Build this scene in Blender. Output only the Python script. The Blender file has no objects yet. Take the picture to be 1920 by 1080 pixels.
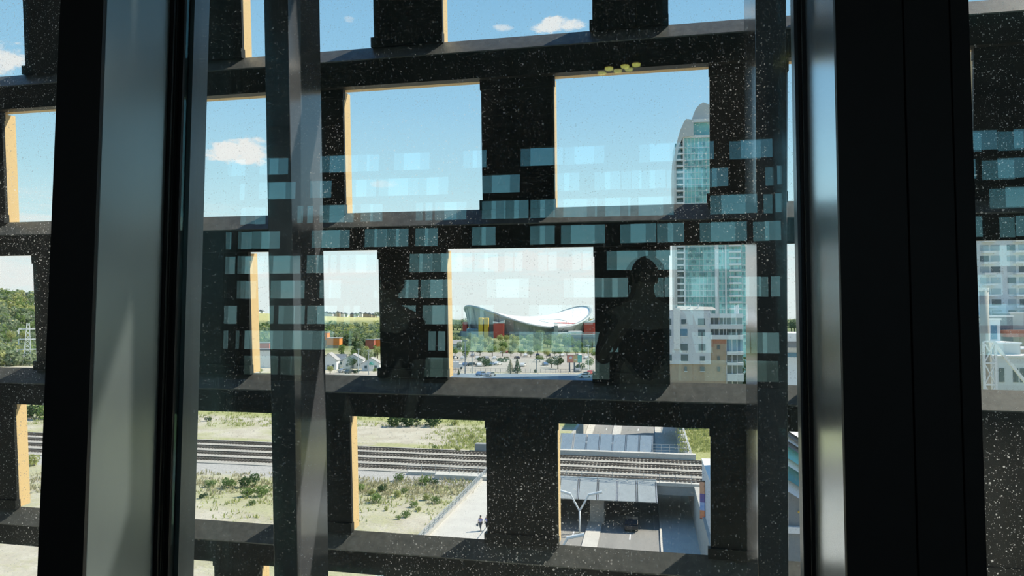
import bpy, math, random
from mathutils import Vector, Matrix
random.seed(7)
R = math.radians
S = bpy.context.scene
COL = S.collection

# ------------------------------------------------------------------ camera
CAM_Z = 24.0
YAW, PITCH, FPX = R(10.2), math.atan(52/1420), 1420.0
cam_data = bpy.data.cameras.new('camera'); cam = bpy.data.objects.new('camera', cam_data); COL.objects.link(cam)
cam.location = (0, 0, CAM_Z); cam.rotation_euler = (math.pi/2+PITCH, 0, YAW)
cam_data.sensor_width = 36; cam_data.lens = FPX/1920*36; cam_data.clip_start = .02; cam_data.clip_end = 6000
S.camera = cam
S.view_settings.view_transform = 'Standard'; S.view_settings.look = 'None'
S.view_settings.exposure = 0.0; S.view_settings.gamma = 1.0; S.view_settings.use_curve_mapping = False
S.cycles.use_denoising = True; S.cycles.transparent_max_bounces = 24; S.cycles.max_bounces = 10
S.cycles.sample_clamp_indirect = 6.0
cF = Vector((-math.sin(YAW)*math.cos(PITCH), math.cos(YAW)*math.cos(PITCH), math.sin(PITCH)))
cR = Vector((math.cos(YAW), math.sin(YAW), 0)); cU = cR.cross(cF)
def ray(x, y): return cF + cR*((x-960)/FPX) + cU*((540-y)/FPX)
def at(x, y, Y):                        # a point of the place at distance Y from the window wall
    d = ray(x, y); return Vector((0, 0, CAM_Z)) + d*(Y/d.y)
def gp(x, y, z=0.0):                    # a point of the place at height z
    d = ray(x, y); return Vector((0, 0, CAM_Z)) + d*((z-CAM_Z)/d.z)

# ------------------------------------------------------------------ sun and sky
SUN_AZ, SUN_EL = R(63), R(47)
sun_dir = Vector((math.sin(SUN_AZ)*math.cos(SUN_EL), math.cos(SUN_AZ)*math.cos(SUN_EL), math.sin(SUN_EL)))
sd = bpy.data.lights.new('sun', 'SUN'); sd.energy = 8.5; sd.angle = R(.53); sd.color = (1, .925, .80)
sun = bpy.data.objects.new('sun', sd); COL.objects.link(sun); sun.location = (0, 40, 90)
sun.rotation_euler = sun_dir.to_track_quat('Z', 'Y').to_euler()

W = bpy.data.worlds.new('sky'); S.world = W; W.use_nodes = True
nt = W.node_tree; nt.nodes.clear()
class NG:
    def __init__(s, nt): s.nt = nt
    def n(s, t, **k):
        o = s.nt.nodes.new(t)
        for a, b in k.items(): setattr(o, a, b)
        return o
    def put(s, sock, v):
        if hasattr(v, 'is_output'): s.nt.links.new(v, sock)
        elif v is not None: sock.default_value = v
    def math(s, op, a, b=None, c=None, clamp=False):
        o = s.n('ShaderNodeMath', operation=op, use_clamp=clamp); s.put(o.inputs[0], a); s.put(o.inputs[1], b); s.put(o.inputs[2], c)
        return o.outputs[0]
    def mix(s, f, a, b, mode='MIX'):
        o = s.n('ShaderNodeMix', data_type='RGBA', blend_type=mode); s.put(o.inputs[0], f)
        s.put(o.inputs[6], (*a, 1) if isinstance(a, tuple) else a); s.put(o.inputs[7], (*b, 1) if isinstance(b, tuple) else b)
        return o.outputs[2]
    def noise(s, vec, scale, detail=4, rough=.55, dist=0):
        o = s.n('ShaderNodeTexNoise'); s.put(o.inputs['Vector'], vec); o.inputs['Scale'].default_value = scale
        o.inputs['Detail'].default_value = detail; o.inputs['Roughness'].default_value = rough; o.inputs['Distortion'].default_value = dist
        return o.outputs['Fac']
    def ramp(s, f, stops, interp='LINEAR'):
        o = s.n('ShaderNodeValToRGB'); s.put(o.inputs[0], f); e = o.color_ramp.elements; o.color_ramp.interpolation = interp
        while len(e) < len(stops): e.new(.5)
        for i, (p, c) in enumerate(stops): e[i].position = p; e[i].color = (*c, 1)
        return o.outputs[0]
    def smooth(s, v, lo, hi):
        o = s.n('ShaderNodeMapRange', interpolation_type='SMOOTHSTEP'); s.put(o.inputs[0], v); s.put(o.inputs[1], lo); s.put(o.inputs[2], hi)
        return o.outputs[0]
def build_sky():
    g = NG(nt)
    tc = g.n('ShaderNodeTexCoord').outputs['Generated']
    sp = g.n('ShaderNodeSeparateXYZ'); g.put(sp.inputs[0], tc)
    x, y, z = sp.outputs
    el = g.math('ARCSINE', z); az = g.math('ARCTAN2', x, y)
    t = g.math('MULTIPLY', el, 1/R(90), clamp=True)
    base = g.ramp(t, [(0, (.88, .97, .97)), (.03, (.87, .98, .99)), (.075, (.66, .92, .99)), (.11, (.52, .83, .97)), (.17, (.375, .69, .94)), (.25, (.29, .585, .87)), (.45, (.12, .33, .70)), (1, (.05, .17, .48))])
    nz = g.n('ShaderNodeMapping'); g.put(nz.inputs[0], tc); nz.inputs['Scale'].default_value = (1, 1, 2.2)
    n1 = g.noise(nz.outputs[0], 22, 6, .62, .4); n2 = g.noise(nz.outputs[0], 70, 5, .6)
    nn = g.math('ADD', g.math('MULTIPLY', n1, .75), g.math('MULTIPLY', n2, .25))
    nn = g.math('SUBTRACT', nn, .5)
    total = None
    # azimuth, elevation, half widths (degrees), density: small fair-weather clouds
    for (a0, e0, wa, we, dn) in CLOUDS:
        u = g.math('DIVIDE', g.math('SUBTRACT', az, R(a0)), R(wa)); v = g.math('DIVIDE', g.math('SUBTRACT', el, R(e0)), R(we))
        d2 = g.math('ADD', g.math('POWER', g.math('ABSOLUTE', u), 2.), g.math('POWER', g.math('ABSOLUTE', v), 2.))
        f = g.math('SUBTRACT', 1., d2); f = g.math('ADD', f, g.math('MULTIPLY', nn, 5.5))
        f = g.math('MULTIPLY', g.smooth(f, .15, .95), dn)
        total = f if total is None else g.math('MAXIMUM', total, f)
    # thin haze bands low over the horizon
    hz = g.n('ShaderNodeMapping'); g.put(hz.inputs[0], tc); hz.inputs['Scale'].default_value = (1.2, 1.2, 16)
    hb = g.noise(hz.outputs[0], 5, 5, .6); low = g.math('MULTIPLY', g.smooth(el, R(1.0), R(3.5)), g.math('SUBTRACT', 1., g.smooth(el, R(5.5), R(9))))
    hb = g.math('MULTIPLY', g.smooth(hb, .45, .66), g.math('MULTIPLY', low, .75))
    total = g.math('MAXIMUM', total, hb)
    col = g.mix(total, base, (.97, .97, .96))
    col = g.mix(g.smooth(el, R(-1), R(0)), (.30, .30, .26), col)
    bg = g.n('ShaderNodeBackground'); g.put(bg.inputs[0], col); bg.inputs[1].default_value = 1.15
    o = g.n('ShaderNodeOutputWorld'); g.put(o.inputs[0], bg.outputs[0])
def azel(px, py):
    d = ray(px, py).normalized(); return math.degrees(math.atan2(d.x, d.y)), math.degrees(math.asin(d.z))
CLOUDS = []
for (px, py, wx, wy, dn) in [(452, 286, 2.7, 1.05, 1), (8, 108, 3.2, 1.0, .95), (1040, 48, 2.1, .7, .9), (945, 52, .9, .35, .6), (655, 36, .5, .35, .35),
                             (985, 492, 8, 1.0, .75), (20, 520, 5, 1.6, .7), (725, 345, 1.2, .4, .35)]:
    a, e = azel(px, py); CLOUDS.append((a, e, wx, wy, dn))
build_sky()

# ------------------------------------------------------------------ materials
def new_mat(name):
    m = bpy.data.materials.new(name); m.use_nodes = True; m.node_tree.nodes.clear(); return m, NG(m.node_tree)
def pm(name, c1, c2=None, scale=6., rough=.6, metal=0., spec=.5, bump=0., stretch=(1, 1, 1), world=False):
    m, g = new_mat(name)
    c2 = c2 or tuple(x*.82 for x in c1)
    tc = g.n('ShaderNodeTexCoord')
    src = g.n('ShaderNodeNewGeometry').outputs['Position'] if world else tc.outputs['Object']
    mp = g.n('ShaderNodeMapping'); g.put(mp.inputs[0], src); mp.inputs['Scale'].default_value = stretch
    nz = g.noise(mp.outputs[0], scale, 5, .6)
    c = g.ramp(nz, [(.3, c2), (.7, c1)])
    b = g.n('ShaderNodeBsdfPrincipled'); g.put(b.inputs['Base Color'], c)
    b.inputs['Roughness'].default_value = rough; b.inputs['Metallic'].default_value = metal; b.inputs['Specular IOR Level'].default_value = spec
    if bump:
        bp = g.n('ShaderNodeBump'); bp.inputs['Strength'].default_value = bump; g.put(bp.inputs['Height'], nz); g.put(b.inputs['Normal'], bp.outputs[0])
    o = g.n('ShaderNodeOutputMaterial'); g.put(o.inputs[0], b.outputs[0])
    return m
def leaf_mat(name, c1, c2):
    m, g = new_mat(name)
    oi = g.n('ShaderNodeObjectInfo'); pos = g.n('ShaderNodeTexCoord').outputs['Object']
    f = g.math('ADD', g.math('MULTIPLY', g.noise(pos, .9, 3), .7), g.math('MULTIPLY', oi.outputs['Random'], .35))
    c = g.ramp(f, [(.25, c2), (.75, c1)])
    d = g.n('ShaderNodeBsdfDiffuse'); g.put(d.inputs[0], c); t = g.n('ShaderNodeBsdfTranslucent'); g.put(t.inputs[0], c)
    mx = g.n('ShaderNodeMixShader'); mx.inputs[0].default_value = .42; g.put(mx.inputs[1], d.outputs[0]); g.put(mx.inputs[2], t.outputs[0])
    o = g.n('ShaderNodeOutputMaterial'); g.put(o.inputs[0], mx.outputs[0]); return m
def glass_mat(name, dirt):
    m, g = new_mat(name)
    lw = g.n('ShaderNodeLayerWeight'); lw.inputs[0].default_value = .5
    fac = g.math('ADD', .055, g.math('MULTIPLY', g.math('POWER', lw.outputs['Facing'], 4.5), .6))
    tr = g.n('ShaderNodeBsdfTransparent'); tr.inputs[0].default_value = (.979, .984, .979, 1)
    gl = g.n('ShaderNodeBsdfGlossy'); gl.inputs['Color'].default_value = (.52, .90, .94, 1); gl.inputs['Roughness'].default_value = .0
    mx = g.n('ShaderNodeMixShader'); g.put(mx.inputs[0], fac); g.put(mx.inputs[1], tr.outputs[0]); g.put(mx.inputs[2], gl.outputs[0])
    out = mx.outputs[0]
    if dirt:
        pos = g.n('ShaderNodeTexCoord').outputs['Object']
        film = g.noise(pos, 1.6, 3, .5)
        mp = g.n('ShaderNodeMapping'); g.put(mp.inputs[0], pos); mp.inputs['Scale'].default_value = (9, 1, .8)
        streak = g.noise(mp.outputs[0], 3, 4, .6)
        def drops(sc, r0, thr):
            v = g.n('ShaderNodeTexVoronoi'); g.put(v.inputs['Vector'], pos); v.inputs['Scale'].default_value = sc
            cs = g.n('ShaderNodeSeparateColor'); g.put(cs.inputs[0], v.outputs['Color'])
            rad = g.math('MULTIPLY', g.math('POWER', cs.outputs[0], 3.), r0)
            on = g.math('GREATER_THAN', cs.outputs[1], g.math('SUBTRACT', thr, g.math('MULTIPLY', g.math('ADD', film, streak), .35)))
            s = g.math('SUBTRACT', 1., g.smooth(v.outputs['Distance'], g.math('MULTIPLY', rad, .6), rad))
            return g.math('MULTIPLY', s, on)
        d = g.math('MAXIMUM', g.math('MAXIMUM', drops(230, .40, .84), drops(460, .46, .90)), drops(140, .34, .92))
        mask = g.math('ADD', g.math('MULTIPLY', d, .24*dirt), g.math('MULTIPLY', g.math('MULTIPLY', film, streak), .016*dirt), clamp=True)
        tl = g.n('ShaderNodeBsdfTranslucent'); tl.inputs[0].default_value = (.97, .98, .97, 1)
        m2 = g.n('ShaderNodeMixShader'); g.put(m2.inputs[0], mask); g.put(m2.inputs[1], out); g.put(m2.inputs[2], tl.outputs[0]); out = m2.outputs[0]
    o = g.n('ShaderNodeOutputMaterial'); g.put(o.inputs[0], out); return m

M = {}
M['black'] = pm('black_powder_coat', (.012, .013, .014), (.009, .01, .01), 30, .55)
M['cover'] = pm('satin_mullion_cover', (.30, .36, .37), (.26, .31, .325), 3, .28, .6, .5, 0, (1, 1, .15))
M['flank'] = pm('sky_tinted_column_flank', (.70, .77, .84), (.64, .71, .78), 3, .20, .9, .5, 0, (1, 1, .15))  # same metal as the mullion cover, sky reflection added to the colour
M['gasket'] = pm('rubber_gasket', (.008, .009, .01), None, 20, .45)
M['metal'] = pm('anodised_frame', (.16, .18, .2), (.13, .15, .17), 8, .3, .6)
M['panel'] = pm('dark_screen_panel', (.015, .0165, .016), (.010, .0115, .011), 5, .55, .2, .35, .05)
M['sill'] = pm('dusty_sunlit_sill', (.19, .195, .185), (.115, .12, .115), 26, .42, .25, .5, .12)  # paler than the panel metal: some dust, the rest sunlight put into the colour
M['gold'] = pm('gold_tan_liner', (.60, .44, .225), (.57, .415, .205), 2, .5)
M['fin'] = pm('dark_glossy_fin', (.10, .105, .115), (.08, .085, .095), 7, .15, .4, .6, .03)
M['roomdark'] = pm('dark_room_finish', (.030, .031, .032), (.022, .023, .024), 3, .8)
M['pane_clean'] = glass_mat('window_glass', 0)
M['pane_dirty'] = glass_mat('window_glass_water_spotted', 1.0)
M['pane_spotty'] = glass_mat('window_glass_heavily_spotted', 1.9)
M['white'] = pm('white_paint', (.78, .78, .77), (.7, .7, .7), 3, .5)
M['conc'] = pm('pale_concrete', (.46, .44, .40), (.38, .365, .335), .6, .85, 0, .3, .08)
M['conc_w'] = pm('white_concrete', (.55, .53, .48), (.48, .46, .42), .5, .85, 0, .3)
M['concg'] = pm('grey_concrete', (.36, .36, .34), (.28, .28, .27), .4, .85, 0, .3)
M['asphalt'] = pm('road_asphalt', (.29, .28, .26), (.23, .225, .21), .5, .85, 0, .3, 0, (1, .12, 1))
M['rail'] = pm('worn_rail_steel', (.24, .20, .17), (.16, .12, .09), 2, .5, .5)
M['tie'] = pm('railway_ties', (.12, .098, .078), (.085, .07, .056), 3, .9)
M['ballast'] = pm('grey_ballast', (.47, .44, .385), (.33, .31, .275), 3.5, .95, 0, .2, .2)
M['galv'] = pm('galvanised_steel', (.45, .47, .48), (.37, .39, .4), 4, .45, .4)
M['canopy'] = pm('pale_grey_canopy_panel', (.40, .43, .43), (.34, .37, .37), 1.2, .5)
M['canopy_b'] = pm('blue_grey_mesh_panel', (.36, .43, .48), (.31, .38, .43), 1.2, .5)
M['lampwhite'] = pm('white_lamp_steel', (.75, .78, .78), (.68, .71, .71), 3, .4)
M['yellow'] = pm('yellow_panel', (.72, .46, .03), (.62, .39, .025), .2, .6)
M['red'] = pm('red_panel', (.62, .09, .06), (.5, .07, .045), .2, .55)
M['orange'] = pm('orange_siding', (.85, .27, .06), (.75, .23, .05), .4, .6)
M['brickred'] = pm('red_brown_wall', (.42, .12, .08), (.34, .1, .07), .5, .7)
M['tan'] = pm('tan_brick', (.42, .325, .24), (.38, .29, .215), .8, .8)
M['tanred'] = pm('red_tan_brick', (.40, .20, .15), (.35, .17, .12), .8, .8)
M['whitewall'] = pm('white_panel_wall', (.62, .64, .68), (.57, .59, .63), .15, .6)
M['winglass'] = pm('dark_window_glass', (.09, .15, .17), (.05, .09, .11), .5, .08, 0, .7)
M['blueglass'] = pm('blue_window_glass', (.12, .26, .38), (.08, .19, .28), .6, .08, 0, .7)
M['teal'] = pm('teal_curtain_glass', (.24, .56, .55), (.15, .42, .43), .09, .15, 0, .7, 0, (1, 1, 2.2))
M['tealdark'] = pm('deep_teal_glass', (.10, .27, .29), (.07, .2, .22), .3, .12, 0, .7)
M['domegray'] = pm('grey_metal_cladding', (.50, .52, .51), (.45, .47, .46), .1, .45, .2)
M['arenawall'] = pm('grey_arena_panels', (.40, .43, .42), (.34, .37, .36), .08, .6)
M['arenaroof'] = pm('white_arena_roof', (.86, .87, .87), (.82, .83, .83), .05, .55)
M['arenarim'] = pm('grey_arena_rim', (.33, .36, .36), (.29, .32, .32), .1, .6)
M['slate'] = pm('slate_grey', (.19, .21, .24), (.16, .18, .2), .4, .7)
M['roofgrey'] = pm('grey_shingles', (.38, .37, .36), (.32, .31, .3), 1.5, .85)
M['mint'] = pm('mint_green_roof', (.12, .48, .38), (.1, .42, .33), 1, .6)
M['bark'] = pm('bark', (.16, .12, .09), (.1, .08, .06), 4, .9)
M['condo'] = pm('pale_condo_wall', (.66, .70, .72), (.60, .64, .66), .1, .6)
M['condoglass'] = pm('pale_condo_glass', (.33, .42, .46), (.25, .33, .37), .4, .12, 0, .7)
M['tyre'] = pm('tyre_rubber', (.02, .02, .02), None, 8, .8)
M['carglass'] = pm('car_glass', (.03, .04, .05), None, 3, .08, 0, .7)
M['gold_lamp'] = pm('brass_lamp', (.75, .42, .08), None, 8, .25, .9)
M['jeans'] = pm('dark_trousers', (.06, .06, .08), None, 12, .8)
M['lilac'] = pm('lilac_shirt', (.46, .42, .68), (.4, .36, .6), 8, .8)
M['skin'] = pm('skin', (.55, .36, .27), None, 10, .6)
M['hair'] = pm('dark_hair', (.03, .022, .018), None, 30, .6)
M['darkcloth'] = pm('dark_clothing', (.02, .02, .022), None, 14, .85)
M['leafA'] = leaf_mat('leaf_mid_green', (.24, .33, .11), (.13, .20, .07))
M['leafB'] = leaf_mat('leaf_yellow_green', (.46, .47, .20), (.31, .35, .13))
M['leafC'] = leaf_mat('leaf_dark_green', (.10, .16, .065), (.05, .085, .04))
M['leafD'] = leaf_mat('leaf_dry_grass', (.50, .45, .30), (.36, .34, .2))
M['leafE'] = leaf_mat('leaf_hazy_green', (.30, .36, .21), (.19, .25, .15))  # paler and greyer for distance haze, put into the leaf colour
def emit_mat(name, col, s):
    m, g = new_mat(name); e = g.n('ShaderNodeEmission'); e.inputs[0].default_value = (*col, 1); e.inputs[1].default_value = s
    o = g.n('ShaderNodeOutputMaterial'); g.put(o.inputs[0], e.outputs[0]); return m
M['bulb'] = emit_mat('warm_lamp_glow', (1, .62, .15), 5.)

# ------------------------------------------------------------------ mesh helper
class MB:
    def __init__(s): s.v = []; s.f = []; s.mi = []; s.cur = 0
    def add(s, vs, fs):
        k = len(s.v); s.v += [tuple(v) for v in vs]; s.f += [tuple(i+k for i in f) for f in fs]; s.mi += [s.cur]*len(fs); return s
    def box(s, x0, x1, y0, y1, z0, z1):
        return s.add([(x0, y0, z0), (x1, y0, z0), (x1, y1, z0), (x0, y1, z0), (x0, y0, z1), (x1, y0, z1), (x1, y1, z1), (x0, y1, z1)],
                     [(0, 3, 2, 1), (4, 5, 6, 7), (0, 1, 5, 4), (1, 2, 6, 5), (2, 3, 7, 6), (3, 0, 4, 7)])
    def hexa(s, p): # 8 points: bottom ring then top ring
        return s.add(p, [(0, 3, 2, 1), (4, 5, 6, 7), (0, 1, 5, 4), (1, 2, 6, 5), (2, 3, 7, 6), (3, 0, 4, 7)])
    def bar(s, p, q, w, h=None, up=(0, 0, 1)):
        p = Vector(p); q = Vector(q); d = (q-p).normalized(); u = Vector(up)
        if abs(d.dot(u)) > .98: u = Vector((0, 1, 0))
        a = d.cross(u).normalized()*(w/2); b = a.cross(d).normalized()*((h or w)/2)
        return s.hexa([p-a-b, p+a-b, p+a+b, p-a+b, q-a-b, q+a-b, q+a+b, q-a+b])
    def tube(s, pts, r, n=10, cap=True):
        pts = [Vector(p) for p in pts]; rs = r if isinstance(r, (list, tuple)) else [r]*len(pts)
        k0 = len(s.v); vs = []; fs = []
        for i, p in enumerate(pts):
            d = (pts[min(i+1, len(pts)-1)]-pts[max(i-1, 0)]).normalized()
            u = Vector((0, 0, 1)) if abs(d.z) < .9 else Vector((1, 0, 0))
            a = d.cross(u).normalized(); b = d.cross(a)
            vs += [p+a*(math.cos(2*math.pi*j/n)*rs[i])+b*(math.sin(2*math.pi*j/n)*rs[i]) for j in range(n)]
        for i in range(len(pts)-1):
            fs += [(i*n+j, i*n+(j+1) % n, (i+1)*n+(j+1) % n, (i+1)*n+j) for j in range(n)]
        if cap: fs += [tuple(range(n-1, -1, -1)), tuple(range((len(pts)-1)*n, len(pts)*n))]
        return s.add(vs, fs)
    def prism(s, poly, a0, a1, axis='y'): # polygon in the two other axes, extruded
        def P(u, v, w): return (w, u, v) if axis == 'x' else (u, w, v) if axis == 'y' else (u, v, w)
        n = len(poly)
        return s.add([P(u, v, a0) for u, v in poly]+[P(u, v, a1) for u, v in poly],
                     [tuple(range(n)), tuple(range(2*n-1, n-1, -1))]+[(i, i+n, (i+1) % n+n, (i+1) % n) for i in range(n)])
    def ball(s, c, rx, ry=None, rz=None, n=12, m=8):
        ry = ry or rx; rz = rz or rx; vs = []; fs = []
        for i in range(m+1):
            t = math.pi*i/m
            vs += [(c[0]+rx*math.sin(t)*math.cos(2*math.pi*j/n), c[1]+ry*math.sin(t)*math.sin(2*math.pi*j/n), c[2]+rz*math.cos(t)) for j in range(n)]
        for i in range(m): fs += [(i*n+j, (i+1)*n+j, (i+1)*n+(j+1) % n, i*n+(j+1) % n) for j in range(n)]
        return s.add(vs, fs)
    def build(s, name, mat, parent=None, loc=None, smooth=False, bevel=0):
        me = bpy.data.meshes.new(name); me.from_pydata(s.v, [], s.f)
        for mm in (mat if isinstance(mat, list) else [mat]): me.materials.append(M[mm] if isinstance(mm, str) else mm)
        me.polygons.foreach_set('material_index', s.mi)
        if smooth: me.polygons.foreach_set('use_smooth', [True]*len(me.polygons))
        me.validate(); me.update()
        o = bpy.data.objects.new(name, me); COL.objects.link(o)
        if parent: o.parent = parent
        if loc is not None: o.location = loc
        if bevel:
            b = o.modifiers.new('bevel', 'BEVEL'); b.width = bevel; b.segments = 2; b.limit_method = 'ANGLE'
        return o
def tag(o, label=None, cat=None, group=None, kind=None):
    if label: o['label'] = label
    if cat: o['category'] = cat
    if group: o['group'] = group
    if kind: o['kind'] = kind
    return o
def thing(name, label, cat, loc=(0, 0, 0), rz=0, group=None):
    o = bpy.data.objects.new(name, None); COL.objects.link(o); o.location = loc; o.rotation_euler = (0, 0, rz); o.empty_display_size = .2
    return tag(o, label, cat, group)
def dup(o, loc, rz=0, sc=None, label=None, group=None):
    c = o.copy(); COL.objects.link(c); c.location = loc; c.rotation_euler = (0, 0, rz)
    if sc is not None: c.scale = (sc, sc, sc) if not isinstance(sc, (tuple, list)) else sc
    for ch in list(o.children):
        d = ch.copy(); COL.objects.link(d); d.parent = c
        for gch in list(ch.children):
            e = gch.copy(); COL.objects.link(e); e.parent = d
    if label: c['label'] = label
    if group: c['group'] = group
    return c

# ================================================================== THE ROOM
FLOOR, CEIL = 22.6, 33.0
X0, X1, YB = -21.0, 23.0, -24.0
tag(MB().box(X0, X1, YB, 2.1, FLOOR-.3, FLOOR).build('floor', 'roomdark'), kind='structure')
tag(MB().box(X0, X1, YB, 2.1, CEIL, CEIL+.3).build('ceiling', 'roomdark'), kind='structure')
tag(MB().box(X0-.3, X0, YB, 2.1, FLOOR, CEIL).build('wall_left', 'roomdark'), kind='structure')
tag(MB().box(X1, X1+.3, YB, 2.1, FLOOR, CEIL).build('wall_right', 'roomdark'), kind='structure')
WT = 28.5                                                   # head of the glazing
b = MB().box(X0, -4.56, 2.1, 2.35, FLOOR-.3, CEIL).box(4.38, X1, 2.1, 2.35, FLOOR-.3, CEIL).box(-4.56, 4.38, 2.25, 2.5, WT, CEIL+.3)
tag(b.build('wall_front', 'roomdark'), kind='structure')
# the opposite wall: a running-bond screen of openings onto the sky, as in the window's reflections
rnd = random.Random(11); b = MB(); z = FLOOR-.05; H = 1.02
while z < 31.6:
    b.box(X0, X1, YB-.25, YB, z, z+.27)
    x = X0 + rnd.uniform(0, 1.0)
    b.box(X0, x, YB-.25, YB, z+.27, z+H)
    while x < X1-2:
        w = rnd.choice([.36, .6, .6, .95, 1.15, 1.3]); p = rnd.choice([.3, .42, .6, .95, 1.7])
        b.box(x+w, min(x+w+p, X1), YB-.25, YB, z+.27, z+H); x += w+p
    b.box(x, X1, YB-.25, YB, z+.27, z+H) if x < X1 else None
    z += H
b.box(X0, X1, YB-.25, YB, z, CEIL)
tag(b.build('wall_back', 'roomdark'), kind='structure')

# ---- glazing, leaning out a little at the head
TILT = R(-1.3); GY = 2.2; GS = GY/1.3; GLOC = (0, GY, CAM_Z); ZL, ZH = (FLOOR-CAM_Z)/GS, (WT-CAM_Z)/GS
def on_glass(o): o.location = GLOC; o.rotation_euler = (TILT, 0, 0); o.scale = (GS, GS, GS); return o
def window(name, xa, xb, dirty):
    w = bpy.data.objects.new(name, None); COL.objects.link(w); on_glass(w); tag(w, kind='structure')
    MB().box(xa, xb, -.004, .004, ZL, ZH).build('inner_pane', 'pane_clean', w)
    o = MB().box(xa, xb, -.004, .004, ZL, ZH).build('outer_pane', dirty, w); o.location = (0, .028, 0); o.rotation_euler = (0, 0, 0)
    # the sealed unit is very slightly wedged, which doubles the reflections
    o.location = (-(xa+xb)/2*0, .034, 0); o.rotation_euler = (0, R(.08), R(.42))
    return w
window('window_1', -2.62, -.955, 'pane_spotty')
window('window_2', -.8745, .2515, 'pane_dirty')
window('window_3', .415, 2.52, 'pane_spotty')
def trim(name):
    w = bpy.data.objects.new(name, None); COL.objects.link(w); on_glass(w); return tag(w, kind='structure')
# left mullion: dark front cover, satin sides, stepped gaskets against the pane
t = trim('trim_1')
MB().box(-.980, -.897, -.200, -.193, ZL, ZH).build('front_cover', 'black', t)
MB().box(-.980, -.8965, -.193, -.022, ZL, ZH).build('box_section', 'cover', t, bevel=.0015)
MB().box(-.980, -.889, -.022, -.016, ZL, ZH).box(-.980, -.885, -.012, -.006, ZL, ZH).build('gasket', 'gasket', t)
MB().box(-.980, -.887, -.016, -.012, ZL, ZH).box(-.980, -.8775, -.006, .012, ZL, ZH).build('glazing_bead', 'gasket', t)
MB().box(-.980, -.8685, .012, .062, ZL, ZH).build('outer_cap', 'metal', t)
# right-hand column: wide dark cover in three strips, satin flank, stepped gaskets
t = trim('trim_2')
fy = -.222
for xa, xb, nm in ((.2551, .3408, 'front_cover'), (.3425, .3988, 'front_cover'), (.4003, .4235, 'front_cover')):
    MB().box(xa, xb, fy, fy+.012, ZL, ZH).build(nm, 'black', t, bevel=.001)
MB().box(.2700, .4225, fy+.012, -.16, ZL, ZH).build('core', 'gasket', t)
MB().hexa([(.2554, fy+.010, ZL), (.2700, fy+.010, ZL), (.2700, -.020, ZL), (.2562, -.020, ZL),
           (.2554, fy+.010, ZH), (.2700, fy+.010, ZH), (.2700, -.020, ZH), (.2562, -.020, ZH)]).build('flank', 'flank', t)
MB().box(.2700, .4225, -.16, -.02, ZL, ZH).build('box_section', 'cover', t)
MB().box(.2510, .4225, -.020, -.013, ZL, ZH).box(.2475, .4225, -.009, -.004, ZL, ZH).build('gasket', 'gasket', t)
MB().box(.2535, .4225, -.013, -.009, ZL, ZH).box(.2415, .4225, -.004, .010, ZL, ZH).build('glazing_bead', 'metal', t)
MB().box(.2485, .4225, .010, .062, ZL, ZH).build('outer_cap', 'metal', t)

# ================================================================== THE SUN SCREEN OUTSIDE
# local frame of the leaning screen: x along it, y outward, z up, origin at eye level
def axes(yaw, p, r):
    f = Vector((-math.sin(yaw)*math.cos(p), math.cos(yaw)*math.cos(p), math.sin(p)))
    rt = Vector((math.cos(yaw), math.sin(yaw), 0)); up = rt.cross(f); c, s = math.cos(r), math.sin(r)
    return rt*c+up*s, up*c-rt*s, f
lR, lU, lF = axes(R(12.5625), R(-2.32380), R(-.73965))
CL = Matrix((lR, lU, lF)).transposed(); CW = Matrix((cR, cU, cF)).transposed()
ROT = (CW @ CL.transposed()).to_4x4()
D = 4.0
screen = thing('facade_screen', 'dark metal sun screen of staggered openings with gold linings outside the window', 'sun screen')
screen.matrix_world = Matrix.Translation((0, 0, CAM_Z)) @ ROT
ZT0, HO, HP = .23835, .17224, .22790
DT = {2: .002, 3: -.003}; DB = {1: -.001, 2: -.0045, 3: -.002}
def ztop(r): return ZT0-(r-1)*HP+DT.get(r, 0)
def zbot(r): return ZT0-(r-1)*HP-HO+DB.get(r, 0)
XA, XE = -1.72, .80
# openings (left edge, right edge) of each row; what lies between is a post
ODD = [(-1.64, -1.44), (-1.34, -1.14), (-1.0405, -.845), (-.762, -.5617), (-.4627, -.2618), (-.1626, .0367), (.130, .338), (.438, .64)]
EVEN = [(-1.50, -1.29), (-1.193, -.9926), (-.905, -.7167), (-.6173, -.4140), (-.3146, -.1108), (-.0141, .1880), (.2864, .487), (.587, .787)]
ROWE = [(-1.50, -1.29), (-1.193, -.9926), (-.905, -.688), (-.611, -.4140), (-.3146, -.1108), (-.0141, .1880), (.2864, .487), (.587, .787)]
rows = {0: EVEN, 1: ODD, 2: EVEN, 3: ODD, 4: ROWE}
TH = .021                                                     # depth of the gold rear part
def beam(zb_upper, zt_lower, zslope):
    """a beam between the foot of the row above (zb_upper) and the head of the row below (zt_lower)"""
    b = MB()
    prof = [(1.003, zt_lower), (.983, zt_lower), (.983, zb_upper-zslope), (1.003, zb_upper)]
    b.prism([(y*D, z*D) for y, z in prof], XA*D, XE*D, 'x')
    o = b.build('beam', ['panel'], screen)
    s = MB(); n = .0012                                       # folded sill sheet on the slope
    s.prism([(y*D, z*D) for y, z in [(1.0032, zb_upper-.0010), (.9815, zb_upper-zslope-.0012), (.9815, zb_upper-zslope+.0004), (1.0032, zb_upper+.0006)]], XA*D, XE*D, 'x')
    s.build('sloped_sill', 'sill', o)
    l = MB().box(XA*D, XE*D, 1.0032*D, 1.0175*D, zt_lower*D, (zb_upper-.006)*D); l.build('rear_lining', 'gold', o)
    return o
for r in range(0, 5):
    beam(zbot(r), ztop(r+1), .0205)
beam(ztop(0)+HP-HO, ztop(0), .0205)
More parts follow.
